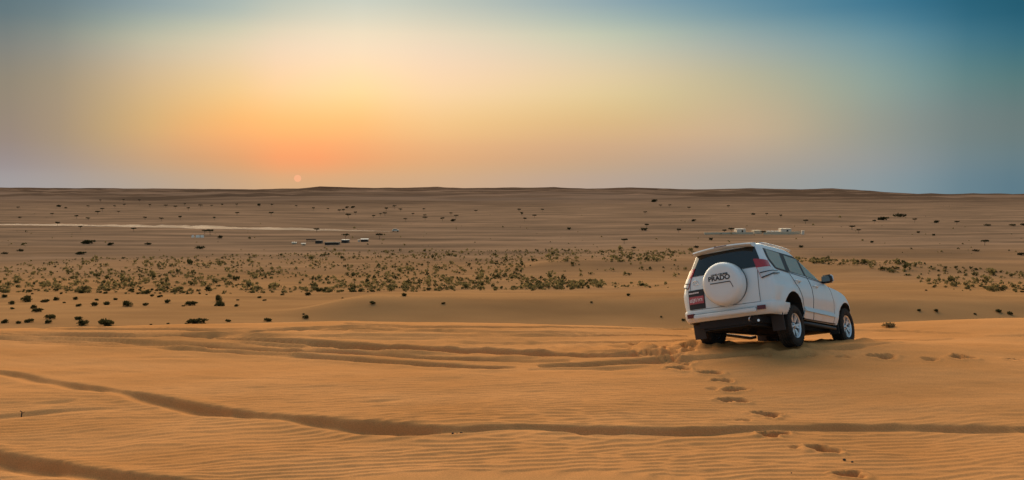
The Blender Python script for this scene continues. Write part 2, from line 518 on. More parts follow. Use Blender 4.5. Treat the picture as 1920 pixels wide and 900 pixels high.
def h_detail(x, y):
    """ruts, footprints and ripples of the near dune"""
    z = np.zeros_like(x)
    mask = np.ones_like(x)
    cnt = 0
    for pts, th, strg in RUTS:
        P = near_pts(pts)
        # resample and roughen a little
        s = np.concatenate([[0], np.cumsum(np.hypot(*(np.diff(P[:, :2], axis=0).T)))])
        n = max(8, int(s[-1] / 0.22))
        t = np.linspace(0, s[-1], n)
        qx, qy = np.interp(t, s, P[:, 0]), np.interp(t, s, P[:, 1])
        ker = np.hanning(7)
        ker /= ker.sum()
        qx = np.convolve(np.pad(qx, 3, mode='edge'), ker, 'valid')
        qy = np.convolve(np.pad(qy, 3, mode='edge'), ker, 'valid')
        qd = np.interp(t, s, np.array(th) * P[:, 1] / FPX)      # rise of the far wall in metres
        qy = qy + 0.05 * vnoise(t * 0.8 + cnt * 9, 0.5 + cnt) + 0.025 * vnoise(t * 3.1, 4.5 + cnt)
        qd = qd * np.clip(1 + 0.30 * vnoise(t * 1.3 + 31 * cnt, 2.5) + 0.30 * vnoise(t * 4.1 + 11 * cnt, 7.5), .15, 1.6) * 0.82
        cnt += 1
        order_ok = np.all(np.diff(qx) > 0)
        if order_ok:
            cy = np.interp(x, qx, qy)
            dd = np.interp(x, qx, qd, left=0, right=0)
            slope = np.interp(x, qx, np.gradient(qy, qx))
            inv = 1 / np.sqrt(1 + slope ** 2)
            sd = (y - cy) * inv
        else:
            continue
        wall = 0.035 + dd * 0.62
        near_w = 0.22 + dd * 2.6
        # trench centre at sd = 0, far wall rises over sd 0..wall, near wall falls gently
        tr = np.where(sd >= 0, 1 - sstep(0, 1, sd / np.maximum(wall, 1e-3)), 1 - sstep(0, 1, -sd / np.maximum(near_w, 1e-3)))
        berm = np.exp(-((sd - wall - 0.08) / 0.10) ** 2) * 0.16 + np.exp(-((sd + near_w + 0.02) / 0.14) ** 2) * 0.22
        z += strg * dd * (-1.25 * tr + berm * 0.8)
        mask = np.minimum(mask, 1 - 0.9 * np.clip(tr * 1.6, 0, 1) * np.clip(dd / 0.03, 0, 1))
    for i, (u, v, hw, turn, st) in enumerate(STEPS):
        p = near_pts([(u, v)])[0]
        hwm = hw * p[1] / FPX
        dx, dy = x - p[0], y - p[1]
        sel = (np.abs(dx) < 3 * hwm) & (np.abs(dy) < 3 * hwm)
        if not sel.any():
            continue
        dx, dy = dx[sel], dy[sel]
        dx, dy = dx * math.cos(turn) + dy * math.sin(turn), -dx * math.sin(turn) + dy * math.cos(turn)
        th_ = np.arctan2(dy, dx)
        wob = 0.22 * vnoise(dx * 9 + i * 13, dy * 9 + 2) + 0.10 * vnoise(dx * 24 + i * 7, dy * 24 + 5) + 0.20 * np.cos(3 * th_ + i * 1.9) + 0.12 * np.cos(2 * th_ + i * 2.7)
        ax = hwm * 0.95
        rr = np.sqrt((dx / ax) ** 2 + (np.where(dy > 0, dy / (hwm * .42), dy / (hwm * .95))) ** 2) + wob
        a2 = i * 2.4
        r2 = np.sqrt(((dx - .75 * hwm * math.cos(a2)) / (hwm * .5)) ** 2 + ((dy - .5 * hwm * math.sin(a2)) / (hwm * .4)) ** 2) + wob
        if i % 3:
            rr = np.minimum(rr, r2 + .12)
        dent = 1 - sstep(0.35, 1.05, rr)
        rim = np.exp(-((rr - 1.2) / 0.25) ** 2)
        z[sel] += st * (-0.165 * dent + 0.022 * rim) * np.clip(hwm / 0.2, .5, 1.2)
        mask[sel] = np.minimum(mask[sel], 1 - 0.9 * dent)
    # churned sand round the wheels
    ch = np.exp(-(((x - 3.4) / 1.3) ** 2 + ((y - 17.2) / 0.7) ** 2)) + 0.6 * np.exp(-(((x - 5.4) / 1.2) ** 2 + ((y - 16.0) / 0.5) ** 2))
    ch += 0.55 * np.exp(-(((x - 0.8) / 3.2) ** 2 + ((y - 17.9) / 1.0) ** 2))
    z += ch * 0.055 * fbm(x * 2.2, y * 2.6, 4)
    for wx_, wy_ in ((5.2, 16.38), (7.04, 18.48), (3.96, 17.42)):
        q_ = np.hypot((x - wx_) * 1.0, (y - wy_) * 1.3)
        z += 0.055 * np.exp(-((q_ - .42) / .16) ** 2) * (1 + .8 * vnoise(x * 6, y * 6))
    # ripples, strongest close to the camera
    pat = 0.5 + 0.5 * np.clip(fbm(x * .22 + 8, y * .35 + 1, 3) * 1.3, -1, 1)
    st = sstep(16.5, 11.6, y) * (0.55 + 0.45 * pat) + 0.30 * pat * sstep(21, 15, y)
    z += 0.0064 * st * mask * ripple_field(x, y)
    z += 0.012 * fbm(x * .9, y * 1.8, 4) * mask + 0.004 * fbm(x * 3.1, y * 8.5 + 2, 2) * mask
    return z


# ------------------------------------------------------------------ ground sheet
def build_ground():
    r = [2.0]
    while r[-1] < 60000:
        q = r[-1]
        if q < 9.5:
            d = 0.16
        elif q < 24.5:
            d = q * q / (3.2 * 880) * 0.55
        elif q < 70:
            d = q * 0.013
        else:
            d = min(q * q / 27000.0, q * 0.018)
        r.append(q + d)
    r = np.array(r)
    dense = np.linspace(-34, 34, 640)
    coarse = np.concatenate([np.arange(35.5, 180, 7.0), np.arange(-179, -35, 7.0)])
    ang = np.radians(np.sort(np.concatenate([dense, coarse])))
    R_, A_ = np.meshgrid(r, ang, indexing='ij')
    X, Y = R_ * np.sin(A_), R_ * np.cos(A_)
    Z = h_base(X, Y)
    nearrows = (r < 27) & (r > 7)
    Xn, Yn = X[nearrows], Y[nearrows]
    fade = sstep(26.5, 23.5, R_[nearrows]) * sstep(7.2, 9.0, R_[nearrows]) * (np.abs(A_[nearrows]) < math.radians(60))
    Z[nearrows] += h_detail(Xn, Yn) * fade
    nr, na = X.shape
    co = np.stack([X, Y, Z], -1).reshape(-1, 3)
    co = np.concatenate([co, [[0, 0, float(h_base(0.0, 0.0))]]])
    i = np.arange(nr - 1)[:, None]
    j = np.arange(na)[None, :]
    jn = (j + 1) % na
    quads = np.stack([i * na + j, i * na + jn, (i + 1) * na + jn, (i + 1) * na + j], -1).reshape(-1, 4)[:, ::-1]
    tris = np.stack([np.full(na, len(co) - 1), np.arange(na), (np.arange(na) + 1) % na], -1)[:, ::-1]
    me = bpy.data.meshes.new('ground')
    me.vertices.add(len(co))
    me.vertices.foreach_set('co', co.astype(np.float32).ravel())
    nl = quads.size + tris.size
    me.loops.add(nl)
    me.loops.foreach_set('vertex_index', np.concatenate([quads.ravel(), tris.ravel()]).astype(np.int32))
    me.polygons.add(len(quads) + len(tris))
    ls = np.concatenate([np.arange(len(quads)) * 4, quads.size + np.arange(len(tris)) * 3]).astype(np.int32)
    me.polygons.foreach_set('loop_start', ls)
    me.polygons.foreach_set('use_smooth', np.ones(len(ls), bool))
    me.update(calc_edges=True)
    me.validate()
    o = bpy.data.objects.new('ground', me)
    tag(o, 'rippled orange dune sand running out to a brown gravel plain', None, None, 'structure')
    return link(o)


def sand_material():
    m = material('sand', (0.5, 0.3, 0.15), 1.0, spec=0.0)
    nt = m.node_tree
    L = nt.links
    b = nt.nodes['Principled BSDF']
    geo = nt.nodes.new('ShaderNodeNewGeometry')
    sp = nt.nodes.new('ShaderNodeSeparateXYZ')
    L.new(geo.outputs['Position'], sp.inputs[0])

    def noise(scale, detail, stretch):
        mp = nt.nodes.new('ShaderNodeMapping')
        mp.inputs['Scale'].default_value = stretch
        L.new(geo.outputs['Position'], mp.inputs[0])
        n = nt.nodes.new('ShaderNodeTexNoise')
        n.inputs['Scale'].default_value = scale
        n.inputs['Detail'].default_value = detail
        L.new(mp.outputs[0], n.inputs[0])
        return n.outputs[0]

    def ramp(x, p0, c0, p1, c1):
        r = nt.nodes.new('ShaderNodeValToRGB')
        e = r.color_ramp.elements
        e[0].position, e[1].position = p0, p1
        e[0].color, e[1].color = (*c0, 1), (*c1, 1)
        L.new(x, r.inputs[0])
        return r.outputs[0]

    def mix(f, a, c):
        x = nt.nodes.new('ShaderNodeMixRGB')
        for k, v in enumerate((f, a, c)):
            if isinstance(v, (tuple, float)):
                x.inputs[k].default_value = v if isinstance(v, float) else (*v, 1)
            else:
                L.new(v, x.inputs[k])
        return x.outputs[0]

    def mrange(x, a, c, lo=0.0, hi=1.0):
        n = nt.nodes.new('ShaderNodeMapRange')
        n.interpolation_type = 'SMOOTHSTEP'
        for k, v in zip((1, 2, 3, 4), (a, c, lo, hi)):
            n.inputs[k].default_value = v
        L.new(x, n.inputs[0])
        return n.outputs[0]

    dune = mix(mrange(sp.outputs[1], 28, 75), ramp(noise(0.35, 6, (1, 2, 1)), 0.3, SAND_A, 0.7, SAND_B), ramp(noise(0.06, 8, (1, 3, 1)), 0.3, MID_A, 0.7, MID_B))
    grain = ramp(noise(60, 3, (1, 1, 1)), 0.25, (0.80, 0.80, 0.80), 0.75, (1.12, 1.12, 1.12))
    mul = nt.nodes.new('ShaderNodeMixRGB')
    mul.blend_type = 'MULTIPLY'
    mul.inputs[0].default_value = 1.0
    L.new(dune, mul.inputs[1])
    L.new(grain, mul.inputs[2])
    # beyond the dunes: gravel plain, streaked with blown sand
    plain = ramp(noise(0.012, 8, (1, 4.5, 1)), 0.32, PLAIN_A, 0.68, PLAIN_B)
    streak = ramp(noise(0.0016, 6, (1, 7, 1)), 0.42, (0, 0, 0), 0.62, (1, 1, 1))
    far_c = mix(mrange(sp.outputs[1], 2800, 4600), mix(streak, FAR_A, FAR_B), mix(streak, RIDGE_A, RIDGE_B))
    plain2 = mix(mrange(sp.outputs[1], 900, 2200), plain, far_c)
    # edge of the dune sand wanders
    wob = nt.nodes.new('ShaderNodeMath')
    wob.operation = 'MULTIPLY_ADD'
    L.new(noise(0.012, 4, (1, 1, 1)), wob.inputs[0])
    wob.inputs[1].default_value = 260.0
    L.new(sp.outputs[1], wob.inputs[2])
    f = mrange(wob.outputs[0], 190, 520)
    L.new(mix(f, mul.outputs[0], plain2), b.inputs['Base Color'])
    bp = nt.nodes.new('ShaderNodeBump')
    bp.inputs['Strength'].default_value = 0.25
    bp.inputs['Distance'].default_value = 0.01
    L.new(noise(35, 4, (1, 1.6, 1)), bp.inputs['Height'])
    L.new(bp.outputs[0], b.inputs['Normal'])
    return m


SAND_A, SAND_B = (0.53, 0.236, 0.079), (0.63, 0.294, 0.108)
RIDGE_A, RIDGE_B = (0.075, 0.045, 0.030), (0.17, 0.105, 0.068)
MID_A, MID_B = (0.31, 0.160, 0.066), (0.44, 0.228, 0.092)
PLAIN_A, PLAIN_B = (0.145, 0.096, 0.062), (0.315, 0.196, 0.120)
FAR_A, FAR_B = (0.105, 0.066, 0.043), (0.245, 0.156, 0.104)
ground = build_ground()
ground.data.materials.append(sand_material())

# the sun itself, a dim disc low in the dust
SD = 50000.0
sp = ray(558, 334.5)
sp = sp / np.linalg.norm(sp) * SD
bm = bmesh.new()
bmesh.ops.create_uvsphere(bm, u_segments=32, v_segments=16, radius=SD * 6.4 / FPX)
me = bpy.data.meshes.new('sun')
bm.to_mesh(me)
bm.free()
m_sun = bpy.data.materials.new('sun_glow')
m_sun.use_nodes = True
nt = m_sun.node_tree
nt.nodes.clear()
em = nt.nodes.new('ShaderNodeEmission')
em.inputs[0].default_value = (*lin((248, 178, 134)), 1)
em.inputs[1].default_value = 1.0 / 2 ** SC.view_settings.exposure
ou = nt.nodes.new('ShaderNodeOutputMaterial')
nt.links.new(em.outputs[0], ou.inputs[0])
me.materials.append(m_sun)
o = link(bpy.data.objects.new('sun', me))
o.location = CAM + sp
tag(o, 'small pale setting sun disc just above the far ridge', 'sun')

# ------------------------------------------------------------------ the white off-road car
def white_paint():
    m = material('white_paint', (0.78, 0.78, 0.76), 0.32, coat=0.6)
    nt = m.node_tree
    b = nt.nodes['Principled BSDF']
    t = nt.nodes.new('ShaderNodeTexCoord')
    sp_ = nt.nodes.new('ShaderNodeSeparateXYZ')
    nt.links.new(t.outputs['Object'], sp_.inputs[0])
    n = nt.nodes.new('ShaderNodeTexNoise')
    n.inputs['Scale'].default_value = 5.0
    n.inputs['Detail'].default_value = 6.0
    nt.links.new(t.outputs['Object'], n.inputs[0])
    # road dust, heavier low down
    mr = nt.nodes.new('ShaderNodeMapRange')
    mr.inputs[1].default_value = 0.80
    mr.inputs[2].default_value = 0.30
    mr.inputs[3].default_value = 0.0
    mr.inputs[4].default_value = 0.55
    nt.links.new(sp_.outputs[2], mr.inputs[0])
    mu = nt.nodes.new('ShaderNodeMath')
    mu.operation = 'MULTIPLY'
    nt.links.new(mr.outputs[0], mu.inputs[0])
    nt.links.new(n.outputs[0], mu.inputs[1])
    ad = nt.nodes.new('ShaderNodeMath')
    ad.operation = 'MULTIPLY_ADD'
    nt.links.new(n.outputs[0], ad.inputs[0])
    ad.inputs[1].default_value = 0.09
    nt.links.new(mu.outputs[0], ad.inputs[2])
    mx = nt.nodes.new('ShaderNodeMixRGB')
    mx.inputs[1].default_value = (0.68, 0.76, 0.77, 1)
    mx.inputs[2].default_value = (0.50, 0.36, 0.22, 1)
    nt.links.new(ad.outputs[0], mx.inputs[0])
    nt.links.new(mx.outputs[0], b.inputs['Base Color'])
    return m


M_WHITE = white_paint()
M_TRIM = material('black_trim', (0.018, 0.018, 0.019), 0.55)
M_SEAM = material('panel_gap', (0.03, 0.03, 0.03), 0.8)
M_GLASS = material('tinted_glass', (0.012, 0.016, 0.015), 0.04, spec=0.6)
M_SIDEGLASS = material('side_glass', (0.30, 0.30, 0.23), 0.06, spec=0.7)  # opaque panes; sky glow through the cabin is put into this pale colour
M_RED = material('red_lens', (0.38, 0.012, 0.014), 0.12, coat=0.6)
M_DKRED = material('dark_red_reflector', (0.10, 0.006, 0.006), 0.25)
M_CLEAR = material('clear_lens', (0.55, 0.56, 0.55), 0.12, coat=0.5)
M_CHROME = material('chrome', (0.78, 0.79, 0.80), 0.16, metallic=1.0)
M_ALLOY = material('alloy', (0.62, 0.64, 0.66), 0.30, metallic=0.75)
M_TYRE = material('rubber', (0.016, 0.015, 0.014), 0.88, spec=0.25)
noise_color(M_TYRE, (0.012, 0.012, 0.012), (0.045, 0.034, 0.024), 7.0)
M_UNDER = material('underbody', (0.014, 0.013, 0.012), 0.8)
M_PLATE = material('red_plate', (0.42, 0.085, 0.10), 0.45)
M_PLATEW = material('plate_white', (0.72, 0.66, 0.66), 0.5)
M_INK = material('dark_lettering', (0.02, 0.022, 0.025), 0.5)
M_MIRROR = material('mirror_glass', (0.3, 0.32, 0.33), 0.05, metallic=1.0)


def tab(xs, ys):
    return lambda z: float(np.interp(z, xs, ys))


c_xr = tab([.42, .48, .55, .60, .70, .90, 1.10, 1.33, 1.50, 1.72, 1.79, 1.83, 1.86, 1.875],
           [-.84, -.86, -.88, -.89, -.89, -.89, -.88, -.85, -.80, -.73, -.70, -.62, -.35, .1])
c_xf = tab([.32, .42, .5, .7, .85, .95, 1.02, 1.08, 1.13, 1.17, 1.205, 1.4, 1.6, 1.72, 1.78, 1.83, 1.86, 1.875],
           [3.50, 3.55, 3.62, 3.66, 3.62, 3.55, 3.45, 3.22, 2.80, 2.25, 2.02, 1.72, 1.40, 1.18, 1.04, .80, .45, .25])
c_W = tab([.32, .42, .5, .6, .66, .82, 1.0, 1.1, 1.18, 1.24, 1.30, 1.4, 1.6, 1.72, 1.78, 1.82, 1.85, 1.865, 1.875],
          [.84, .875, .900, .904, .908, .935, .93, .915, .895, .868, .84, .80, .722, .676, .655, .628, .55, .42, .15])


def c_flare(x, z):
    s = 0.0
    for wx, wz, r in ((.05, .44, .47), (2.80, .40, .46)):
        d = math.hypot(x - wx, z - wz)
        s += 0.030 * math.exp(-((d - r) / 0.09) ** 2) * (1 if z > .30 else 0)
    s += 0.018 * math.exp(-((z - .98) / .06) ** 2) * math.exp(-((x + .1) / 0.9) ** 2)
    return s


def c_low(x):
    """lower edge of the body along its length"""
    return float(np.interp(x, [-.95, -.45, .5, 2.3, 3.3, 3.7], [.47, .44, .40, .36, .38, .50]))


def outline(z, k):
    """k in 0..1 from the rear centre line to the front centre line, right side (y < 0)"""
    xr, xf, W = c_xr(z), c_xf(z), c_W(z)
    Lr = min(.30, .42 * (xf - xr))
    Lf = min(.85 if z < 1.15 else .42, .5 * (xf - xr))
    nr, nf = 4.2, (2.7 if z < 1.15 else 3.4)
    if k < .3:
        a = k / .3 * math.pi / 2
        y = W * math.sin(a) ** (2 / nr)
        x = xr + Lr * (1 - math.cos(a) ** (2 / nr))
    elif k > .7:
        a = (1 - k) / .3 * math.pi / 2
        y = W * math.sin(a) ** (2 / nf)
        x = xf - Lf * (1 - math.cos(a) ** (2 / nf))
    else:
        t = (k - .3) / .4
        y = W
        x = xr + Lr + t * (xf - Lf - xr - Lr)
    return x, y


def side_y(x, z):
    xr, xf, W = c_xr(z), c_xf(z), c_W(z)
    Lr = min(.30, .42 * (xf - xr))
    Lf = min(.85 if z < 1.15 else .42, .5 * (xf - xr))
    nr, nf = 4.2, (2.7 if z < 1.15 else 3.4)
    if x < xr + Lr:
        u = min(1, (xr + Lr - x) / Lr)
        y = W * max(0, 1 - u ** nr) ** (1 / nr)
    elif x > xf - Lf:
        u = min(1, (x - xf + Lf) / Lf)
        y = W * max(0, 1 - u ** nf) ** (1 / nf)
    else:
        y = W
    return y + c_flare(x, z)


def rear_x(y, z):
    xr, xf, W = c_xr(z), c_xf(z), c_W(z)
    Lr = min(.30, .42 * (xf - xr))
    u = min(1, abs(y) / W)
    return xr + Lr * (1 - max(0, 1 - u ** 4.2) ** (1 / 4.2))


def resample(pts, n):
    pts = np.array(pts, float)
    s = np.concatenate([[0], np.cumsum(np.linalg.norm(np.diff(pts, axis=0), axis=1))])
    t = np.linspace(0, s[-1], n)
    return np.stack([np.interp(t, s, pts[:, i]) for i in range(pts.shape[1])], -1)


def patch(name, left, right, surf, off, depth, mat, parent, nu=8, nv=6, smooth=True):
    """panel ruled between two edge lines (in surface coordinates), laid on surf() with a returned rim"""
    A, B = resample(left, nv), resample(right, nv)
    vs, fs = [], []
    for j in range(nv):
        for i in range(nu):
            q = A[j] + (B[j] - A[j]) * i / (nu - 1)
            vs.append(surf(q[0], q[1], off))
    for j in range(nv - 1):
        for i in range(nu - 1):
            a = j * nu + i
            fs.append((a, a + 1, a + nu + 1, a + nu))
    ring = [i for i in range(nu)] + [j * nu + nu - 1 for j in range(1, nv)] + [(nv - 1) * nu + i for i in range(nu - 2, -1, -1)] + [j * nu for j in range(nv - 2, 0, -1)]
    base = len(vs)
    for r in ring:
        j, i = divmod(r, nu)
        q = A[j] + (B[j] - A[j]) * i / (nu - 1)
        vs.append(surf(q[0], q[1], off - depth))
    m = len(ring)
    for k in range(m):
        l = (k + 1) % m
        fs.append((ring[k], ring[l], base + l, base + k))
    o = mesh_obj(name, vs, fs, mat, parent, smooth, 35)
    fix_normals(o)
    return o, [vs[r] for r in ring]


def S_side(sgn):
    return lambda x, z, off: (x, sgn * (side_y(x, z) + off), z)


def S_rear(y, z, off):
    return (rear_x(y, z) - off, y, z)


def seam(name, ring, parent, rad=0.004):
    mb = MB()
    mb.tube(ring, rad, 4, closed=True)
    return mb.build(name, M_SEAM, parent)


def build_body(root):
    zs = [.30, .36, .42, .47, .52, .58, .64, .70, .78, .86, .94, 1.0, 1.05, 1.09, 1.12, 1.145, 1.17, 1.19, 1.21, 1.25, 1.30, 1.36, 1.44, 1.52, 1.60, 1.68, 1.74, 1.78, 1.805, 1.825, 1.84, 1.852, 1.862, 1.87, 1.875]
    ks = np.concatenate([np.linspace(0, .3, 17)[:-1], np.linspace(.3, .7, 60)[:-1], np.linspace(.7, 1, 19)])
    n = len(ks)
    vs, rows = [], []
    for zi, z in enumerate(zs):
        half = []
        for k in ks:
            x, y = outline(z, k)
            zz = c_low(x) + (z - .30) / .28 * (.58 - c_low(x)) if z < .58 else z
            if k > .02 and k < .98:
                y = side_y(x, max(zz, .33)) if .3 <= k <= .7 else y + c_flare(x, zz) * min(1, y / .6)
            zz += 0.0
            # roof and bonnet crown
            half.append((x, y, zz))
        row = [(x, -y, z_) for x, y, z_ in half] + [(x, y, z_) for x, y, z_ in reversed(half[1:-1])]
        rows.append(range(len(vs), len(vs) + len(row)))
        vs += row
    m = len(rows[0])
    fs = []
    for r in range(len(rows) - 1):
        for i in range(m):
            j = (i + 1) % m
            fs.append((rows[r][i], rows[r][j], rows[r + 1][j], rows[r + 1][i]))
    fs.append(tuple(reversed(rows[0])))
    fs.append(tuple(rows[-1]))
    body = mesh_obj('body', vs, fs, M_WHITE, root)
    bm = bmesh.new()
    bm.from_mesh(body.data)
    bmesh.ops.remove_doubles(bm, verts=bm.verts, dist=0.0006)
    bmesh.ops.dissolve_degenerate(bm, edges=bm.edges, dist=0.0004)
    bmesh.ops.recalc_face_normals(bm, faces=bm.faces)
    bm.to_mesh(body.data)
    bm.free()
    # wheel arches
    cut = MB()
    for wx, wz, r in ((.05, .43, .47), (2.80, .39, .455)):
        for sg in (-1, 1):
            prof = [(0, .52), (r, .52), (r, 1.2), (0, 1.2)]
            cut.lathe([(max(q[0], .002), q[1]) for q in prof],
                      lambda rr, a, an, wx=wx, wz=wz, sg=sg: (wx + rr * math.cos(an), sg * a, wz + rr * math.sin(an)), 48)
    cutter = cut.build('cutter', M_UNDER, root)
    bmx = bmesh.new()
    bmx.from_mesh(cutter.data)
    bmesh.ops.remove_doubles(bmx, verts=bmx.verts, dist=0.004)
    bmesh.ops.holes_fill(bmx, edges=bmx.edges)
    bmesh.ops.recalc_face_normals(bmx, faces=bmx.faces)
    bmx.to_mesh(cutter.data)
    bmx.free()
    body.data.materials.append(M_UNDER)
    md = body.modifiers.new('arches', 'BOOLEAN')
    md.operation = 'DIFFERENCE'
    md.solver = 'EXACT'
    md.use_self = True
    md.object = cutter
    bpy.context.view_layer.update()
    dg = bpy.context.evaluated_depsgraph_get()
    nm = bpy.data.meshes.new_from_object(body.evaluated_get(dg))
    body.modifiers.clear()
    body.data = nm
    if len(nm.materials) < 2:
        nm.materials.append(M_UNDER)
    for p in nm.polygons:
        c = p.center
        dark = False
        for wx, wz, r in ((.05, .43, .47), (2.80, .39, .455)):
            d = math.hypot(c.x - wx, c.z - wz)
            if d < r + 0.004 and abs(p.normal.y) < .5 and abs(c.y) < .97:
                dark = True
            if d < r and abs(c.y) < .6:
                dark = True
        if c.z < .47 and p.normal.z < -.5:
            dark = True
        p.material_index = 1 if dark else 0
        p.use_smooth = True
    nm.set_sharp_from_angle(angle=math.radians(32))
    bpy.data.objects.remove(cutter)
    return body


def text_mesh(name, txt, size, mat, parent, loc, rot, bold_off=0.0, extrude=0.004, sx=1.0):
    cu = bpy.data.curves.new(name, 'FONT')
    cu.body = txt
    cu.size = size
    cu.align_x = 'CENTER'
    cu.align_y = 'CENTER'
    cu.offset = bold_off
    cu.extrude = extrude
    ob = bpy.data.objects.new(name, cu)
    COL.objects.link(ob)
    bpy.context.view_layer.update()
    dg = bpy.context.evaluated_depsgraph_get()
    me_ = bpy.data.meshes.new_from_object(ob.evaluated_get(dg))
    bpy.data.objects.remove(ob)
    me_.materials.clear()
    me_.materials.append(mat)
    o_ = bpy.data.objects.new(name, me_)
    o_.location = loc
    o_.rotation_euler = rot
    o_.scale = (sx, 1, 1)
    return link(o_, parent)


def build_wheel(root, x, y, z, sgn, steer=0.0):
    """wheel facing outwards along sgn*y; the drum carries tyre and rim"""
    ax = lambda r, a, an: (r * math.cos(an), sgn * a, r * math.sin(an))
    d = MB()
    d.lathe([(.001, -.10), (.20, -.10), (.20, .02), (.001, .02)], ax, 24)
    w = d.build('wheel', M_UNDER, root)
    w.location = (x, y, z)
    w.rotation_euler = (0, random.uniform(0, 1), steer)
    t = MB()
    R_, W_ = .388, .132
    prof = [(.225, -W_ * .8), (.26, -W_ * .98), (.32, -W_ * 1.02), (.36, -W_ * .95), (.380, -W_ * .78), (R_, -W_ * .5), (R_, -W_ * .42), (R_ - .009, -W_ * .40), (R_ - .009, -W_ * .30), (R_, -W_ * .28), (R_ + .001, -.01), (R_ - .009, -.008), (R_ - .009, .008), (R_ + .001, .01),
            (R_, W_ * .28), (R_ - .009, W_ * .30), (R_ - .009, W_ * .40), (R_, W_ * .42), (R_, W_ * .5), (.380, W_ * .78), (.36, W_ * .95), (.32, W_ * 1.02), (.26, W_ * .98), (.235, W_ * .85), (.225, W_ * .6), (.225, -W_ * .8)]
    t.lathe(prof, ax, 40)
    for k in range(40):          # shoulder blocks
        a = 2 * math.pi * k / 40
        for s_ in (-1, 1):
            c = (math.cos(a) * (R_ - .006), sgn * s_ * W_ * .66, math.sin(a) * (R_ - .006))
            rot = Matrix.Rotation(-a, 3, 'Y')
            t.box(c, (.022, W_ * .42, .034), rot)
    fix_normals(t.build('tyre', M_TYRE, w, True, 40))
    r_ = MB()
    r_.lathe([(.222, -.09), (.205, -.02), (.200, .06), (.212, .098), (.232, .112), (.238, .106), (.226, .09), (.214, .05)], ax, 40)
    for k in range(6):
        a = 2 * math.pi * k / 6 + .3
        for da in (-.13, .13):
            b0, b1 = a + da * .55, a + da * 1.25
            p0 = Vector(ax(.050, .070, b0))
            p1 = Vector(ax(.212, .088, b1))
            dirv = (p1 - p0).normalized()
            tang = dirv.cross(Vector((0, sgn, 0))).normalized()
            wd0, wd1 = .018, .022
            dp = Vector((0, sgn * .030, 0))
            q = [p0 - tang * wd0, p0 + tang * wd0, p1 + tang * wd1, p1 - tang * wd1]
            r_.add([v for v in q] + [v - dp for v in q], [(0, 1, 2, 3), (7, 6, 5, 4), (0, 4, 5, 1), (1, 5, 6, 2), (2, 6, 7, 3), (3, 7, 4, 0)])
    r_.lathe([(.001, .092), (.030, .090), (.036, .078), (.066, .072), (.072, .05), (.07, .02)], ax, 24)
    fix_normals(r_.build('rim', M_ALLOY, w, True, 35))
    bl = MB()
    for k in range(6):
        a = 2 * math.pi * k / 6
        p = Vector(ax(.055, .074, a))
        bl.tube([p, p + Vector((0, sgn * .014, 0))], .008, 6)
    bl.build('lug_nuts', M_UNDER, w)['kind'] = 'stuff'
    return w


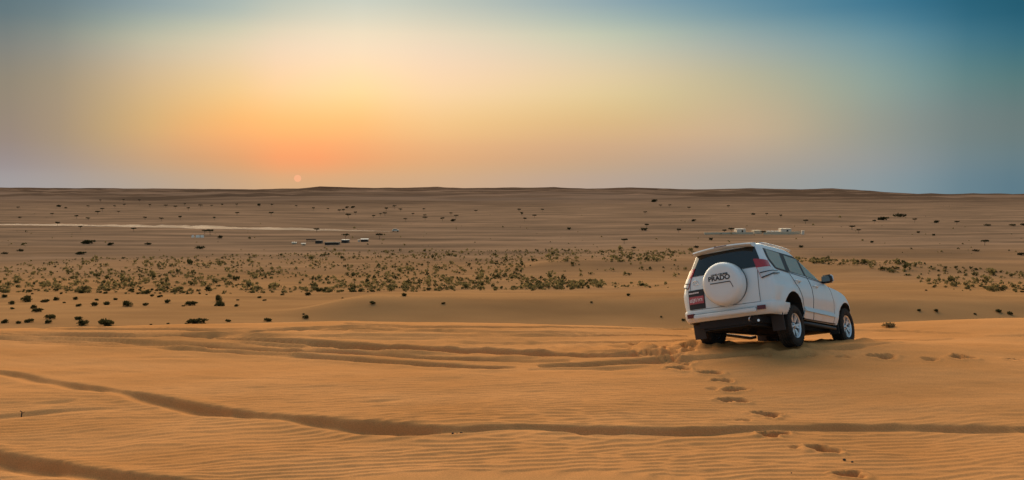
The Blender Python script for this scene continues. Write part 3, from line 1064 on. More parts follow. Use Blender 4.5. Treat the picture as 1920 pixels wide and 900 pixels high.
def build_car():
    root = empty('off_road_car', CAR_LOC, CAR_ROT)
    tag(root, 'white four wheel drive car tilting down the dune edge, covered spare wheel on its tailgate', 'car')
    body = build_body(root)
    # ---- sides
    for sg in (-1, 1):
        S = S_side(sg)
        patch('window_surround', [(-.40, 1.325), (-.52, 1.50), (-.47, 1.728)], [(2.00, 1.19), (1.62, 1.50), (1.27, 1.69)], S, .003, .02, M_TRIM, root, 22, 6)
        patch('quarter_window', [(-.32, 1.345), (-.43, 1.52), (-.39, 1.715)], [(.085, 1.325), (.155, 1.53), (.215, 1.69)], S, .008, .01, M_SIDEGLASS, root, 7, 5)
        rd, ring = patch('rear_door', [(.50, .43), (.545, .62), (.50, .85), (.33, 1.02), (.22, 1.18), (.19, 1.31)], [(1.06, .40), (1.06, .80), (1.045, 1.0), (1.01, 1.278)], S, .006, .014, M_WHITE, root, 12, 14)
        seam('door_seam', ring, rd)
        patch('window', [(.30, 1.318), (.345, 1.50), (.41, 1.672)], [(.93, 1.285), (.955, 1.46), (.985, 1.640)], S, .009, .01, M_SIDEGLASS, rd, 8, 5)
        hb = MB()
        hb.tube([(.30, sg * (side_y(.30, 1.12) + .012), 1.13), (.34, sg * (side_y(.36, 1.12) + .045), 1.13), (.46, sg * (side_y(.46, 1.12) + .045), 1.12), (.51, sg * (side_y(.5, 1.12) + .012), 1.12)], .017, 8)
        hb.build('handle', M_WHITE, rd, True)
        fd, ring = patch('front_door', [(1.075, .40), (1.075, .80), (1.06, 1.0), (1.028, 1.274)], [(2.16, .37), (2.20, .60), (2.17, .80), (2.10, 1.00), (2.01, 1.196)], S, .006, .014, M_WHITE, root, 14, 14)
        seam('door_seam', ring, fd)
        patch('window', [(1.04, 1.283), (1.06, 1.45), (1.09, 1.630)], [(1.93, 1.212), (1.68, 1.45), (1.44, 1.600)], S, .009, .01, M_SIDEGLASS, fd, 10, 5)
        hb = MB()
        hb.tube([(1.14, sg * (side_y(1.14, 1.07) + .012), 1.085), (1.18, sg * (side_y(1.2, 1.07) + .045), 1.085), (1.31, sg * (side_y(1.3, 1.07) + .045), 1.075), (1.36, sg * (side_y(1.36, 1.07) + .012), 1.075)], .017, 8)
        hb.build('handle', M_WHITE, fd, True)
        def S_mould(x, z, off, sg=sg):
            zb = .575 - .035 * (x - .6)
            t_ = min(1, max(0, (z - zb) / .085))
            return (x, sg * (side_y(x, z) + off + .040 * (1 - t_) - .008), z)
        patch('door_moulding', [(.60, .565), (.60, .66)], [(2.17, .51), (2.17, .605)], S_mould, .012, .03, M_WHITE, root, 16, 5)
        patch('sill_trim', [(.52, .40), (.52, .425)], [(2.25, .37), (2.25, .39)], S, .012, .03, M_TRIM, root, 10, 2)
        sb = MB()
        sb.tube([(.56, sg * .86, .33), (.66, sg * .93, .31), (2.05, sg * .93, .27), (2.18, sg * .86, .29)], .035, 8)
        fix_normals(sb.build('side_step', M_TRIM, root, True, 50))
        # light strip under the glass
        patch('belt_trim', [(-.36, 1.316), (-.36, 1.328)], [(2.02, 1.178), (2.02, 1.190)], S, .012, .012, M_TRIM, root, 18, 2)
        # tail light: red above, clear below, wrapping round the corner
        def Sc(k, z, off, sg=sg):
            x, y = outline(z, k)
            x2, y2 = outline(z, min(k + .01, .69))
            x1, y1 = outline(z, max(k - .01, 0))
            tx, ty = x2 - x1, y2 - y1
            l = math.hypot(tx, ty) or 1
            nx, ny = -ty / l, tx / l
            if ny < 0 and nx > 0:
                nx, ny = -nx, -ny
            return (x - abs(nx) * off if nx <= 0 else x + nx * off, sg * (y + c_flare(x, z) * min(1, y / .6) + max(ny, 0) * off), z)
        tl, ring = patch('tail_light', [(.135, 1.115), (.128, 1.30), (.122, 1.50)], [(.301, 1.235), (.299, 1.33), (.293, 1.46)], Sc, .018, .03, M_RED, root, 14, 8)
        patch('clear_lens', [(.137, 1.12), (.131, 1.315)], [(.308, 1.225), (.305, 1.330)], Sc, .024, .01, M_CLEAR, tl, 14, 4)
        patch('lens_bar', [(.139, 1.200), (.139, 1.220)], [(.335, 1.264), (.335, 1.274)], Sc, .029, .01, M_TRIM, tl, 14, 3)
        patch('lens_bar', [(.141, 1.108), (.141, 1.130)], [(.340, 1.220), (.340, 1.236)], Sc, .027, .01, M_TRIM, tl, 14, 3)
        # roof rail
        rr = MB()
        xs_ = np.linspace(-.40, 1.05, 9)
        rr.tube([(x_, sg * (.585 if .0 < x_ < .9 else .59), 1.835 + .032 * max(0.0, math.sin(math.pi * (x_ + .40) / 1.45)) ** .35) for x_ in xs_], .017, 8)
        rr.build('roof_rail', M_ALLOY, root, True)
        # mirror
        mh = MB()
        mh.box((1.80, sg * .99, 1.27), (.12, .22, .17), None, .9)
        mo = mh.build('mirror', M_TRIM, root)
        bvm = bmesh.new()
        bvm.from_mesh(mo.data)
        bmesh.ops.bevel(bvm, geom=bvm.edges[:], offset=.028, segments=3, affect='EDGES')
        bvm.to_mesh(mo.data)
        bvm.free()
        mo.data.polygons.foreach_set('use_smooth', [True] * len(mo.data.polygons))
        ar = MB()
        ar.tube([(1.83, sg * .85, 1.215), (1.81, sg * .93, 1.235)], [.04, .03], 8)
        ar.build('mirror_arm', M_TRIM, mo)
        mg = MB()
        mg.box((1.739, sg * .99, 1.27), (.004, .16, .11))
        mg.build('mirror_glass', M_MIRROR, mo)
        mc = MB()
        mc.box((1.845, sg * 1.00, 1.275), (.07, .225, .165), None, .9)
        mcap = mc.build('mirror_cap', M_WHITE, mo)
        bvm = bmesh.new()
        bvm.from_mesh(mcap.data)
        bmesh.ops.bevel(bvm, geom=bvm.edges[:], offset=.025, segments=3, affect='EDGES')
        bvm.to_mesh(mcap.data)
        bvm.free()
        mcap.data.polygons.foreach_set('use_smooth', [True] * len(mcap.data.polygons))
        # mud flap behind each wheel
        for fx, fy0, fz0, fz1 in ((-.46, .80, .16, .50), (2.36, .80, .18, .40)):
            mf = MB()
            mf.box((fx, sg * fy0, (fz0 + fz1) / 2), (.014, .24 if fx < 1 else .2, fz1 - fz0), Matrix.Rotation(-.12, 3, 'Y'))
            mf.build('mud_flap', M_TRIM, root)
    # ---- windscreen
    def S_front(y, z, off):
        xr, xf, W = c_xr(z), c_xf(z), c_W(z)
        Lf = min(.42, .5 * (xf - xr))
        u = min(1, abs(y) / W)
        return (xf - Lf * (1 - max(0, 1 - u ** 3.4) ** (1 / 3.4)) + off, y, z)
    patch('windscreen', [(-.70, 1.23), (-.58, 1.70)], [(.70, 1.23), (.58, 1.70)], S_front, .006, .01, M_GLASS, root, 10, 6)
    for sg in (-1, 1):
        def S_nose(y, z, off):
            xr, xf, W = c_xr(z), c_xf(z), c_W(z)
            u = min(1, abs(y) / W)
            return (xf - .85 * (1 - max(0, 1 - u ** 2.7) ** (1 / 2.7)) + off, y, z)
        patch('headlight', [(sg * .48, .82), (sg * .46, .98)], [(sg * .80, .86), (sg * .78, 1.00)], S_nose, .012, .02, M_CLEAR, root, 8, 4)
    patch('grille', [(-.40, .74), (-.42, .98)], [(.40, .74), (.42, .98)], S_nose, .012, .02, M_TRIM, root, 8, 4)
    # ---- rear
    tg, ring = patch('tailgate', [(.70, .685), (.70, 1.335)], [(-.69, .685), (-.685, 1.335)], S_rear, .008, .016, M_WHITE, root, 14, 8)
    seam('gate_seam', ring, tg, .005)
    patch('rear_window', [(.735, 1.345), (.70, 1.50), (.60, 1.755)], [(-.735, 1.345), (-.70, 1.50), (-.60, 1.755)], S_rear, .006, .012, M_GLASS, root, 16, 6)
    sp_ = MB()
    ys = np.linspace(-.60, .60, 13)
    prof = [(-.58, 1.862), (-.72, 1.856), (-.835, 1.838), (-.848, 1.815), (-.80, 1.785), (-.68, 1.775), (-.56, 1.775)]
    vs, fs = [], []
    for y_ in ys:
        e = 1 - .10 * (abs(y_) / .6) ** 4
        dz = -.035 * (abs(y_) / .6) ** 2
        vs += [(-.56 + (px_ + .56) * e, y_, pz + dz) for px_, pz in prof]
    m_ = len(prof)
    for i in range(len(ys) - 1):
        for k in range(m_):
            l = (k + 1) % m_
            fs.append((i * m_ + k, i * m_ + l, (i + 1) * m_ + l, (i + 1) * m_ + k))
    fs += [tuple(range(m_)), tuple(reversed([(len(ys) - 1) * m_ + k for k in range(m_)]))]
    so = fix_normals(mesh_obj('spoiler', vs, fs, M_WHITE, root, True, 40))
    bl = MB()
    bl.box((-.842, 0, 1.823), (.012, .26, .014))
    bl.build('brake_light', M_DKRED, so)
    # bumper: white shell wrapping the corners, with a step and two reflectors
    bz = [(.45, .004), (.47, .026), (.53, .034), (.60, .036), (.655, .034), (.678, .026), (.684, .002)]
    ksb = np.linspace(-.36, .36, 49)
    vs, fs = [], []
    for k in ksb:
        for z_, of in bz:
            kk = abs(k)
            x, y = outline(z_, kk)
            x2, y2 = outline(z_, min(kk + .01, .69))
            x1, y1 = outline(z_, max(kk - .01, 0))
            l = math.hypot(x2 - x1, y2 - y1) or 1
            nx, ny = -(y2 - y1) / l, (x2 - x1) / l
            o_ = of * (1 if kk < .31 else max(.2, 1 - (kk - .31) / .06))
            s_ = -1 if k < 0 else 1
            vs.append((x + min(nx, 0) * o_, s_ * (y + max(ny, 0) * o_), max(z_, .455)))
    m_ = len(bz)
    for i in range(len(ksb) - 1):
        for k in range(m_ - 1):
            fs.append((i * m_ + k, i * m_ + k + 1, (i + 1) * m_ + k + 1, (i + 1) * m_ + k))
    bp = fix_normals(mesh_obj('rear_bumper', vs, fs, M_WHITE, root, True, 50))
    st = MB()
    st.box((-.945, 0, .545), (.10, 1.26, .085))
    sto = st.build('bumper_step', M_WHITE, bp)
    bvm = bmesh.new()
    bvm.from_mesh(sto.data)
    bmesh.ops.bevel(bvm, geom=bvm.edges[:], offset=.018, segments=3, affect='EDGES')
    bvm.to_mesh(sto.data)
    bvm.free()
    sto.data.polygons.foreach_set('use_smooth', [True] * len(sto.data.polygons))
    sto.data.set_sharp_from_angle(angle=math.radians(40))
    tp = MB()
    for q in range(3):
        tp.box((-.925 - .022 * q, 0, .5895), (.010, 1.20, .006))
    tp.build('step_groove', M_TRIM, sto)
    for sg in (-1, 1):
        rf = MB()
        rf.box((-.918, sg * .715, .575), (.05, .15, .075), Matrix.Rotation(-sg * .22, 3, 'Z'))
        rf.build('reflector', M_DKRED, bp)
    # plate recess, plate and the small strip above it
    rc, _ = patch('plate_recess', [(.755, .70), (.755, 1.07)], [(.40, .70), (.40, 1.07)], S_rear, .016, .02, M_TRIM, root, 6, 4)
    pl, _ = patch('number_plate', [(.74, .80), (.74, .945)], [(.42, .80), (.42, .945)], S_rear, .024, .006, M_PLATE, rc, 6, 3)
    ch = MB()
    rr_ = random.Random(4)
    y_ = .715
    while y_ > .45:
        h_ = rr_.choice((.055, .07, .085))
        w_ = rr_.choice((.012, .014, .02))
        z_ = .872 + rr_.uniform(-.008, .008)
        ch.box((rear_x(y_, z_) - .027, y_, z_), (.004, w_, h_))
        if rr_.random() < .6:
            ch.box((rear_x(y_, z_) - .0265, y_ - .014, z_ + rr_.choice((-.5, 0, .5)) * h_ * .8), (.004, .03, .012))
        y_ -= rr_.uniform(.030, .046)
    ch.build('plate_characters', M_PLATEW, pl)
    ls = MB()
    y_ = .725
    while y_ > .50:
        w_ = rr_.uniform(.018, .034)
        ls.box((rear_x(y_, 1.02) - .021, y_, 1.015 + rr_.uniform(-.004, .004)), (.004, w_, .022 + rr_.uniform(0, .008)))
        y_ -= w_ + .006
    ls.build('dealer_strip', M_PLATEW, rc)
    # oval emblem on the tailgate
    em_ = MB()
    ec = (.575, 1.205)
    def ell(cy_, cz_, ry_, rz_):
        return [(rear_x(cy_, cz_) - .016, cy_ + ry_ * math.cos(t_), cz_ + rz_ * math.sin(t_)) for t_ in np.linspace(0, 2 * math.pi, 24, endpoint=False)]
    em_.tube(ell(ec[0], ec[1], .062, .043), .0055, 5, True)
    em_.tube(ell(ec[0], ec[1], .022, .038), .0045, 5, True)
    em_.tube(ell(ec[0], ec[1] + .017, .044, .018), .0045, 5, True)
    em_.build('emblem', M_CHROME, tg, True)
    wp = MB()
    wp.tube([(-.80, -.42, 1.40), (-.83, .10, 1.39)], .010, 6)
    wp.build('rear_wiper', M_TRIM, root)
    # spare wheel under its moulded white cover
    sx, sy, sz, r0 = -1.155, -.075, 1.085, .405
    tilt = -.06
    cv = MB()
    axc = lambda r, a, an: (sx + a + tilt * r * math.sin(an), sy + r * math.cos(an), sz + r * math.sin(an))
    cv.lathe([(.001, .0), (.10, .0), (.22, .001), (.315, .006), (.345, .016), (.375, .036), (r0 - .008, .072), (r0, .12), (r0 + .004, .165), (r0 + .004, .235)], axc, 64)
    co_ = fix_normals(cv.build('spare_wheel_cover', M_WHITE, root, True, 50))
    gp = MB()
    gp.lathe([(r0 + .012, .225), (r0 + .012, .245), (r0 - .02, .262), (.15, .262), (.002, .262)], axc, 48)
    gp.build('cover_rim', M_TRIM, co_, True, 40)
    rt = (math.pi / 2 + tilt * 0 - .06, 0, -math.pi / 2)
    text_mesh('model_lettering', 'PRADO', .120, M_INK, co_, (sx - .002 + tilt * .09, sy + .012, sz + .098), rt, .0035, .004, 1.10)
    text_mesh('maker_lettering', 'LAND CRUISER', .046, M_INK, co_, (sx - .002 + tilt * .165, sy - .005, sz + .166), rt, .0012, .004, 1.08)
    gr = MB()
    def cp(y_, z_):
        return (sx - .003 + tilt * (z_ - sz), y_, z_)
    gr.tube([cp(sy + .20, sz + .012), cp(sy - .20, sz + .014)], .009, 6)
    gr.tube([cp(sy - .20, sz + .014), cp(sy - .245, sz - .10)], .006, 6)
    gr.build('cover_groove', M_INK, co_)
    # ---- underneath
    un = MB()
    un.box((1.3, 0, .36), (4.2, 1.05, .14))
    un.box((-.55, 0, .40), (.55, 1.20, .16))
    for sg in (-1, 1):
        un.box((1.2, sg * .48, .34), (4.0, .10, .14))
    fix_normals(un.build('chassis', M_UNDER, root))
    axl = MB()
    axl.tube([(.08, -.70, .275), (.08, .0, .335), (.08, .70, .43)], .055, 10)
    axl.tube([(.08 - .16, .02, .335), (.08 + .16, .02, .335)], [.10, .13], 12)
    axl.build('axle', M_UNDER, root, True, 40)
    axf = MB()
    axf.tube([(2.82, -.70, .36), (2.82, .70, .40)], .05, 10)
    axf.build('axle', M_UNDER, root, True, 40)
    sh = MB()
    for sg in (-1, 1):
        sh.tube([(-.10, sg * .46, .30), (.10, sg * .42, .62)], .035, 8)
        sh.tube([(.12, sg * .52, .30), (.95, sg * .50, .36)], .03, 8)
    sh.tube([(-.08, -.55, .40), (-.08, .55, .44)], .022, 8)
    sh.build('suspension_arm', M_UNDER, root, True)
    tk = MB()
    tk.box((-.60, .10, .335), (.42, .70, .10), None, .85)
    tk.build('fuel_tank', M_UNDER, root)
    ex = MB()
    ex.tube([(.6, -.45, .33), (-.20, -.55, .40), (-.62, -.58, .37), (-.80, -.60, .355)], .022, 10)
    exo = ex.build('exhaust_pipe', M_UNDER, root, True)
    et = MB()
    et.tube([(-.79, -.598, .356), (-.86, -.603, .352)], .024, 12)
    et.build('exhaust_tip', M_CHROME, exo, True, 40)
    hk = MB()
    hk.tube([(-.84, -.45, .44), (-.92, -.45, .41), (-.92, -.45, .36), (-.85, -.45, .36)], .014, 6)
    hk.build('tow_hook', M_ALLOY, root, True)
    # ---- wheels: the right rear hangs low in its arch, the left rear is pushed up
    build_wheel(root, .09, -.80, .262, -1)
    build_wheel(root, .06, .80, .400, 1)
    build_wheel(root, 2.85, -.80, .350, -1, -.02)
    build_wheel(root, 2.83, .80, .395, 1, -.02)
    return root


car = build_car()

# ------------------------------------------------------------------ plants
def leaf_material(name, c1, c2):
    m = material(name, c1, 0.8, spec=0.1)
    nt = m.node_tree
    b = nt.nodes['Principled BSDF']
    g = nt.nodes.new('ShaderNodeNewGeometry')
    oi = nt.nodes.new('ShaderNodeObjectInfo')
    ad = nt.nodes.new('ShaderNodeMath')
    ad.operation = 'MULTIPLY_ADD'
    nt.links.new(g.outputs['Random Per Island'], ad.inputs[0])
    ad.inputs[1].default_value = 0.6
    mu = nt.nodes.new('ShaderNodeMath')
    mu.operation = 'MULTIPLY'
    mu.inputs[1].default_value = 0.4
    nt.links.new(oi.outputs['Random'], mu.inputs[0])
    nt.links.new(mu.outputs[0], ad.inputs[2])
    r = nt.nodes.new('ShaderNodeValToRGB')
    r.color_ramp.elements[0].color = (*c1, 1)
    r.color_ramp.elements[1].color = (*c2, 1)
    nt.links.new(ad.outputs[0], r.inputs[0])
    nt.links.new(r.outputs[0], b.inputs['Base Color'])
    tl = nt.nodes.new('ShaderNodeBsdfTranslucent')
    nt.links.new(r.outputs[0], tl.inputs[0])
    ms = nt.nodes.new('ShaderNodeMixShader')
    ms.inputs[0].default_value = 0.45
    nt.links.new(b.outputs[0], ms.inputs[1])
    nt.links.new(tl.outputs[0], ms.inputs[2])
    nt.links.new(ms.outputs[0], nt.nodes['Material Output'].inputs[0])
    return m


M_BUSH = leaf_material('dark_bush_leaf', (0.030, 0.030, 0.011), (0.100, 0.086, 0.032))
M_SCRUB = leaf_material('dry_scrub_leaf', (0.10, 0.082, 0.030), (0.29, 0.22, 0.09))
M_ACACIA = leaf_material('acacia_leaf', (0.016, 0.018, 0.009), (0.045, 0.045, 0.020))
M_WOOD = material('dry_wood', (0.075, 0.055, 0.038), 0.9)
M_STRAW = leaf_material('straw_leaf', (0.16, 0.10, 0.04), (0.30, 0.20, 0.09))


def shrub_arrays(seed, n, squat=0.5, leaf=0.10, lumps=5):
    """leaf blades spread through a few overlapping lumps; unit width about 1"""
    r = np.random.default_rng(seed)
    cs = [(0, 0, squat * .42, .36)]
    for i in range(lumps):
        a = r.uniform(0, 2 * math.pi)
        d = r.uniform(.12, .40)
        cs.append((d * math.cos(a), d * math.sin(a) * .8, squat * r.uniform(.22, .55), r.uniform(.16, .28)))
    vs, fs = [], []
    for i in range(n):
        c = cs[r.integers(len(cs))]
        v = r.normal(size=3)
        v /= np.linalg.norm(v)
        rad = c[3] * r.uniform(.35, 1.05)
        p = np.array([c[0] + v[0] * rad, c[1] + v[1] * rad, max(.01, c[2] + v[2] * rad * squat * 1.5)])
        d = v * .6 + np.array([0, 0, .7]) + r.normal(size=3) * .45
        d /= np.linalg.norm(d)
        s = np.cross(d, r.normal(size=3))
        s /= np.linalg.norm(s) + 1e-9
        L = leaf * r.uniform(.7, 1.5)
        w = L * r.uniform(.28, .5)
        k = len(vs)
        vs += [p - s * w * .5, p + d * L * .5 + s * w, p + d * L, p + d * L * .5 - s * w]
        fs.append((k, k + 1, k + 2, k + 3))
    return np.array(vs), fs


def stem_mesh(name, seed, squat):
    r = np.random.default_rng(seed)
    mb = MB()
    for i in range(7):
        a = r.uniform(0, 2 * math.pi)
        e = (math.cos(a) * r.uniform(.15, .38), math.sin(a) * r.uniform(.15, .32), squat * r.uniform(.4, .85))
        mb.tube([(0, 0, -.06), (e[0] * .4, e[1] * .4, e[2] * .5), e], [.022, .015, .006], 4)
    me_ = bpy.data.meshes.new(name)
    me_.from_pydata(mb.v, [], mb.f)
    me_.materials.append(M_WOOD)
    return me_


def leaf_mesh(name, arr, mat):
    me_ = bpy.data.meshes.new(name)
    me_.from_pydata([tuple(map(float, v)) for v in arr[0]], [], arr[1])
    me_.materials.append(mat)
    return me_


BUSH = [(leaf_mesh('foliage', shrub_arrays(100 + i, 420, sq, .105, 6), M_BUSH), stem_mesh('stem', 200 + i, sq)) for i, sq in enumerate((.42, .5, .36, .55, .45))]
TALLBUSH = (leaf_mesh('foliage', shrub_arrays(140, 520, .95, .12, 8), M_BUSH), stem_mesh('stem', 240, .95))
TUFT = (leaf_mesh('foliage', shrub_arrays(150, 300, .35, .14, 4), M_STRAW), stem_mesh('stem', 250, .3))
SCRUB = [leaf_mesh('scrub_bush', shrub_arrays(300 + i, 120, sq, .17, 4), M_SCRUB) for i, sq in enumerate((.5, .65, .42, .58, .75, .5))]
DARKSCRUB = [leaf_mesh('scrub_bush', shrub_arrays(330 + i, 130, sq, .17, 4), M_BUSH) for i, sq in enumerate((.45, .55))]


def place_bush(u, v, wpx, label, group, kinds=None, tmin=30.0, name='desert_bush', hs=1.0):
    p = ground_at([u], [v], tmin, 9000)[0]
    w = 0.92 * wpx * p[1] / FPX
    k = kinds if kinds else BUSH[int(RNG.integers(len(BUSH)))]
    root = empty(name, (p[0], p[1], p[2] - .02 * w), (0, 0, RNG.uniform(0, 6.28)))
    root.scale = (w, w, w * hs * RNG.uniform(.85, 1.15))
    for n_, me_ in zip(('foliage', 'stem'), k):
        link(bpy.data.objects.new(n_, me_), root)
    tag(root, label, 'bush', group)
    return root


ORD = ['leftmost', 'second from the left', 'third from the left', 'fourth from the left', 'fifth from the left', 'sixth from the left', 'seventh from the left', 'eighth from the left', 'ninth from the left', 'tenth from the left', 'eleventh from the left', 'twelfth from the left', 'thirteenth from the left', 'fourteenth from the left', 'fifteenth from the left', 'sixteenth from the left', 'seventeenth from the left', 'eighteenth from the left', 'nineteenth from the left', 'twentieth from the left']


def rowed(lst):
    return [(q, ORD[i]) for i, q in enumerate(sorted(lst))]


def c4(a, b):
    return a / 2.812, 320 + b / 2.8125


def c5(a, b):
    return 480 + a / 2.812, 320 + b / 2.8125


def c6(a, b):
    return 900 + a / 2.812, 320 + b / 2.8125


def c7(a, b):
    return 1400 + a / 2.8115, 320 + b / 2.8125


# dark bushes on the sand just beyond the crest, at the left; rows from the crest outwards
crest_row = [(30, 803, 45), (95, 806, 42), (155, 800, 55), (255, 805, 45), (437, 815, 75), (560, 817, 88), (795, 814, 20), (885, 809, 22), (1203, 797, 35)]
pair_row = [(200, 746, 60), (265, 782, 66), (410, 786, 55), (180, 726, 40)]
mid_row = [(65, 704, 40), (65, 730, 25), (145, 692, 66), (237, 695, 50), (297, 684, 38), (340, 699, 22), (398, 681, 33), (418, 715, 45), (497, 713, 45), (567, 707, 50), (765, 712, 40), (880, 698, 42), (1250, 716, 34)]
back_row = [(20, 667, 45), (172, 651, 20), (125, 632, 20), (323, 651, 22), (430, 646, 45), (510, 686, 26), (607, 682, 35), (558, 648, 32), (800, 664, 28), (845, 667, 36), (955, 640, 25), (1053, 651, 20), (1088, 655, 18), (1253, 685, 22), (1370, 672, 35), (1395, 686, 25)]
for lst, what in ((crest_row, 'row just behind the dune crest'), (pair_row, 'second row behind the dune crest'), (mid_row, 'middle row on the left sand'), (back_row, 'left back row before the scrub belt')):
    for (a, b, w), o_ in rowed(lst):
        u, v = c4(a, b)
        place_bush(u, v, w / 2.812, 'dark bush, %s in the %s' % (o_, what), 'dark bushes on the sand at left')
u, v = c4(675, 714)
place_bush(u, v, 24, 'big round dark bush on the left sand, tallest of the left half', 'dark bushes on the sand at left', TALLBUSH, hs=.62)
u, v = c4(1155, 690)
place_bush(u, v, 17, 'upright dark green bush rising behind a low spreading one', 'dark bushes on the sand at left', TALLBUSH, hs=1.0)
u, v = c4(1165, 714)
place_bush(u, v, 27, 'wide low bush at the foot of an upright dark one', 'dark bushes on the sand at left')
u, v = c4(1010, 711)
place_bush(u, v, 24, 'slanting wide dark bush left of the upright green one', 'dark bushes on the sand at left')
u, v = c4(965, 716)
place_bush(u, v, 8, 'very small bush touching the slanting wide one', 'dark bushes on the sand at left')
u, v = c4(1048, 807)
place_bush(u, v, 42, 'longest dark mat of bush lying along the dune crest', 'dark bushes on the sand at left', None, 30, 'desert_bush', .7)
# single bushes on the bare sand, centre and right
singles = [(c5(140, 657), 9, 'small bush below the sun, left of a pair on bare sand'), (c5(270, 657), 13, 'dark bush on bare sand below the scrub, under the camp'), (c5(515, 641), 16, 'wide bush at the lower edge of the scrub belt, centre'),
           (c5(615, 701), 13, 'lone dark bush on the bare lit sand left of centre'), (c5(778, 661), 15, 'dark rounded bush alone under the scrub belt near centre'), (c5(988, 703), 9, 'small brown bush alone on the sand at the centre'),
           (c5(250, 759), 7, 'tiny bush in the dip behind the crest'), (c5(265, 779), 15, 'flat brown bush in the dip behind the crest'), (c5(60, 794), 17, 'flat dark bush on the crest left of centre'), (c5(455, 674), 6, 'tiny bush on smooth sand under the scrub belt'),
           (c6(780, 660), 10, 'dark bush on pale sand between centre and the car'), (c6(587, 696), 7, 'small bush low on the pale sand right of centre'), (c6(957, 773), 7, 'tiny dark bush in the shaded hollow left of the car'), (c6(860, 608), 12, 'dark bush at the right end of the lower scrub'),
           (c6(1072, 790), 10, 'dark bush half hidden by the car at its rear left corner'), (c7(1325, 745), 17, 'larger dark bush on brown sand at the far right'), (c7(1390, 757), 14, 'smaller dark bush right of the larger one, far right'), (c7(1205, 758), 7, 'tiny bush left of the dark pair at far right'),
           (c7(945, 633), 6, 'tiny bush on the smooth slope right of the car'), (c7(1000, 743), 12, 'faint brown bush behind the crest right of the car'), (c7(910, 740), 10, 'faint brown bush behind the crest, nearer the car')]
for (u, v), w, lb in singles:
    place_bush(u, v, w, lb, 'single bushes on bare sand')
u, v = 1664, 613
p = near_pts([(u, v)])[0]
root = empty('grass_tuft', p - np.array([0, 0, .01]), (0, 0, .4))
root.scale = (.34, .30, .28)
for n_, me_ in zip(('foliage', 'stem'), TUFT):
    link(bpy.data.objects.new(n_, me_), root)
tag(root, 'dry straw tuft on the near dune right of the car', 'bush')


# the scrub belt across the plain
def belt_points():
    r = np.random.default_rng(21)
    out = []
    def zone(n, x0, x1, top, bot, dens=None):
        xs = r.uniform(x0, x1, n)
        t = r.uniform(0, 1, n)
        for x_, t_ in zip(xs, t):
            y_ = np.interp(x_, top[0], top[1]) * (1 - t_) + np.interp(x_, bot[0], bot[1]) * t_
            if dens is not None and r.uniform() > dens(x_, t_):
                continue
            # ragged, clumpy edges
            if vnoise(x_ * .018 + 3, y_ * .11) < -0.42 and r.uniform() < .8:
                continue
            out.append((x_, y_))
    zone(2300, -60, 640, ([-60, 0, 200, 400, 640], [494, 490, 484, 478, 471]), ([-60, 0, 300, 640], [548, 549, 552, 549]), lambda x_, t_: .55 + .45 * min(1, max(0, x_ / 300)))
    zone(1350, 640, 985, ([640, 985], [471, 469]), ([640, 985], [549, 545]))
    zone(640, 985, 1300, ([985, 1300], [468, 470]), ([985, 1300], [492, 491]))
    zone(60, 985, 1290, ([985, 1290], [494, 494]), ([985, 1290], [522, 520]), lambda x_, t_: .8)
    zone(280, 985, 1130, ([985, 1130], [521, 528]), ([985, 1130], [545, 542]))
    zone(26, 1130, 1280, ([1130, 1280], [530, 533]), ([1130, 1280], [541, 540]))
    zone(700, 1480, 1990, ([1480, 1640, 1750, 1920, 1990], [484, 489, 496, 510, 516]), ([1480, 1640, 1700, 1760, 1920, 1990], [490, 504, 519, 544, 549, 552]), lambda x_, t_: .9)
    zone(420, -60, 1990, ([-60, 1990], [366, 368]), ([-60, 1990], [468, 478]), lambda x_, t_: .25 + .75 * t_)
    return np.array(out)


BP = belt_points()
BG = ground_at(BP[:, 0], BP[:, 1], 60, 6000)
order = np.argsort(BG[:, 1])
acc_v, acc_f, cnt_v = [], [], 0
far_arr = [shrub_arrays(400 + i, 34, sq, .30, 3) for i, sq in enumerate((.5, .65, .45, .75))]
far_dark_v, far_dark_f, cnt_d = [], [], 0
MAXI = 285
for rank, idx in enumerate(order):
    p = BG[idx]
    w = float(np.exp(RNG.normal(math.log(0.47), .42))) * (1.0 + 0.25 * min(1, p[1] / 400))
    dark = RNG.random() < .26
    a = RNG.uniform(0, 6.28)
    if rank < MAXI:
        me_ = DARKSCRUB[int(RNG.integers(2))] if dark else SCRUB[int(RNG.integers(len(SCRUB)))]
        ob = link(bpy.data.objects.new('scrub_bush', me_))
        ob.location = (p[0], p[1], p[2] - .03)
        ob.rotation_euler = (0, 0, a)
        ob.scale = (w, w, w * RNG.uniform(.8, 1.25))
        u = BP[idx][0]
        lb = 'small dark bush' if dark else 'small dry olive bush'
        for lim_, ph_ in ((150, 'far left'), (400, 'below the white tents'), (560, 'below the setting sun'), (720, 'below the camp sheds'), (860, 'below the tip of the dust trail'), (1010, 'near the middle'), (1290, 'left of the car'), (1650, 'beyond the car bonnet'), (9999, 'right of the car')):
            if u < lim_:
                break
        lb += ' at the scrub belt edge, ' + ph_
        tag(ob, lb, 'bush', 'scrub bushes of the belt')
    else:
        A = far_arr[int(RNG.integers(len(far_arr)))]
        R2 = np.array([[math.cos(a), -math.sin(a), 0], [math.sin(a), math.cos(a), 0], [0, 0, RNG.uniform(.8, 1.3)]])
        V = A[0] @ R2.T * w + p - np.array([0, 0, .03])
        if dark:
            far_dark_v.append(V)
            far_dark_f += [tuple(i + cnt_d for i in f) for f in A[1]]
            cnt_d += len(V)
        else:
            acc_v.append(V)
            acc_f += [tuple(i + cnt_v for i in f) for f in A[1]]
            cnt_v += len(V)
nd = len(acc_f)
allv = np.concatenate(acc_v + far_dark_v)
allf = acc_f + [tuple(i + cnt_v for i in f) for f in far_dark_f]
sc_ = mesh_obj('scrub', allv, allf, M_SCRUB, None, False)
sc_.data.materials.append(M_BUSH)
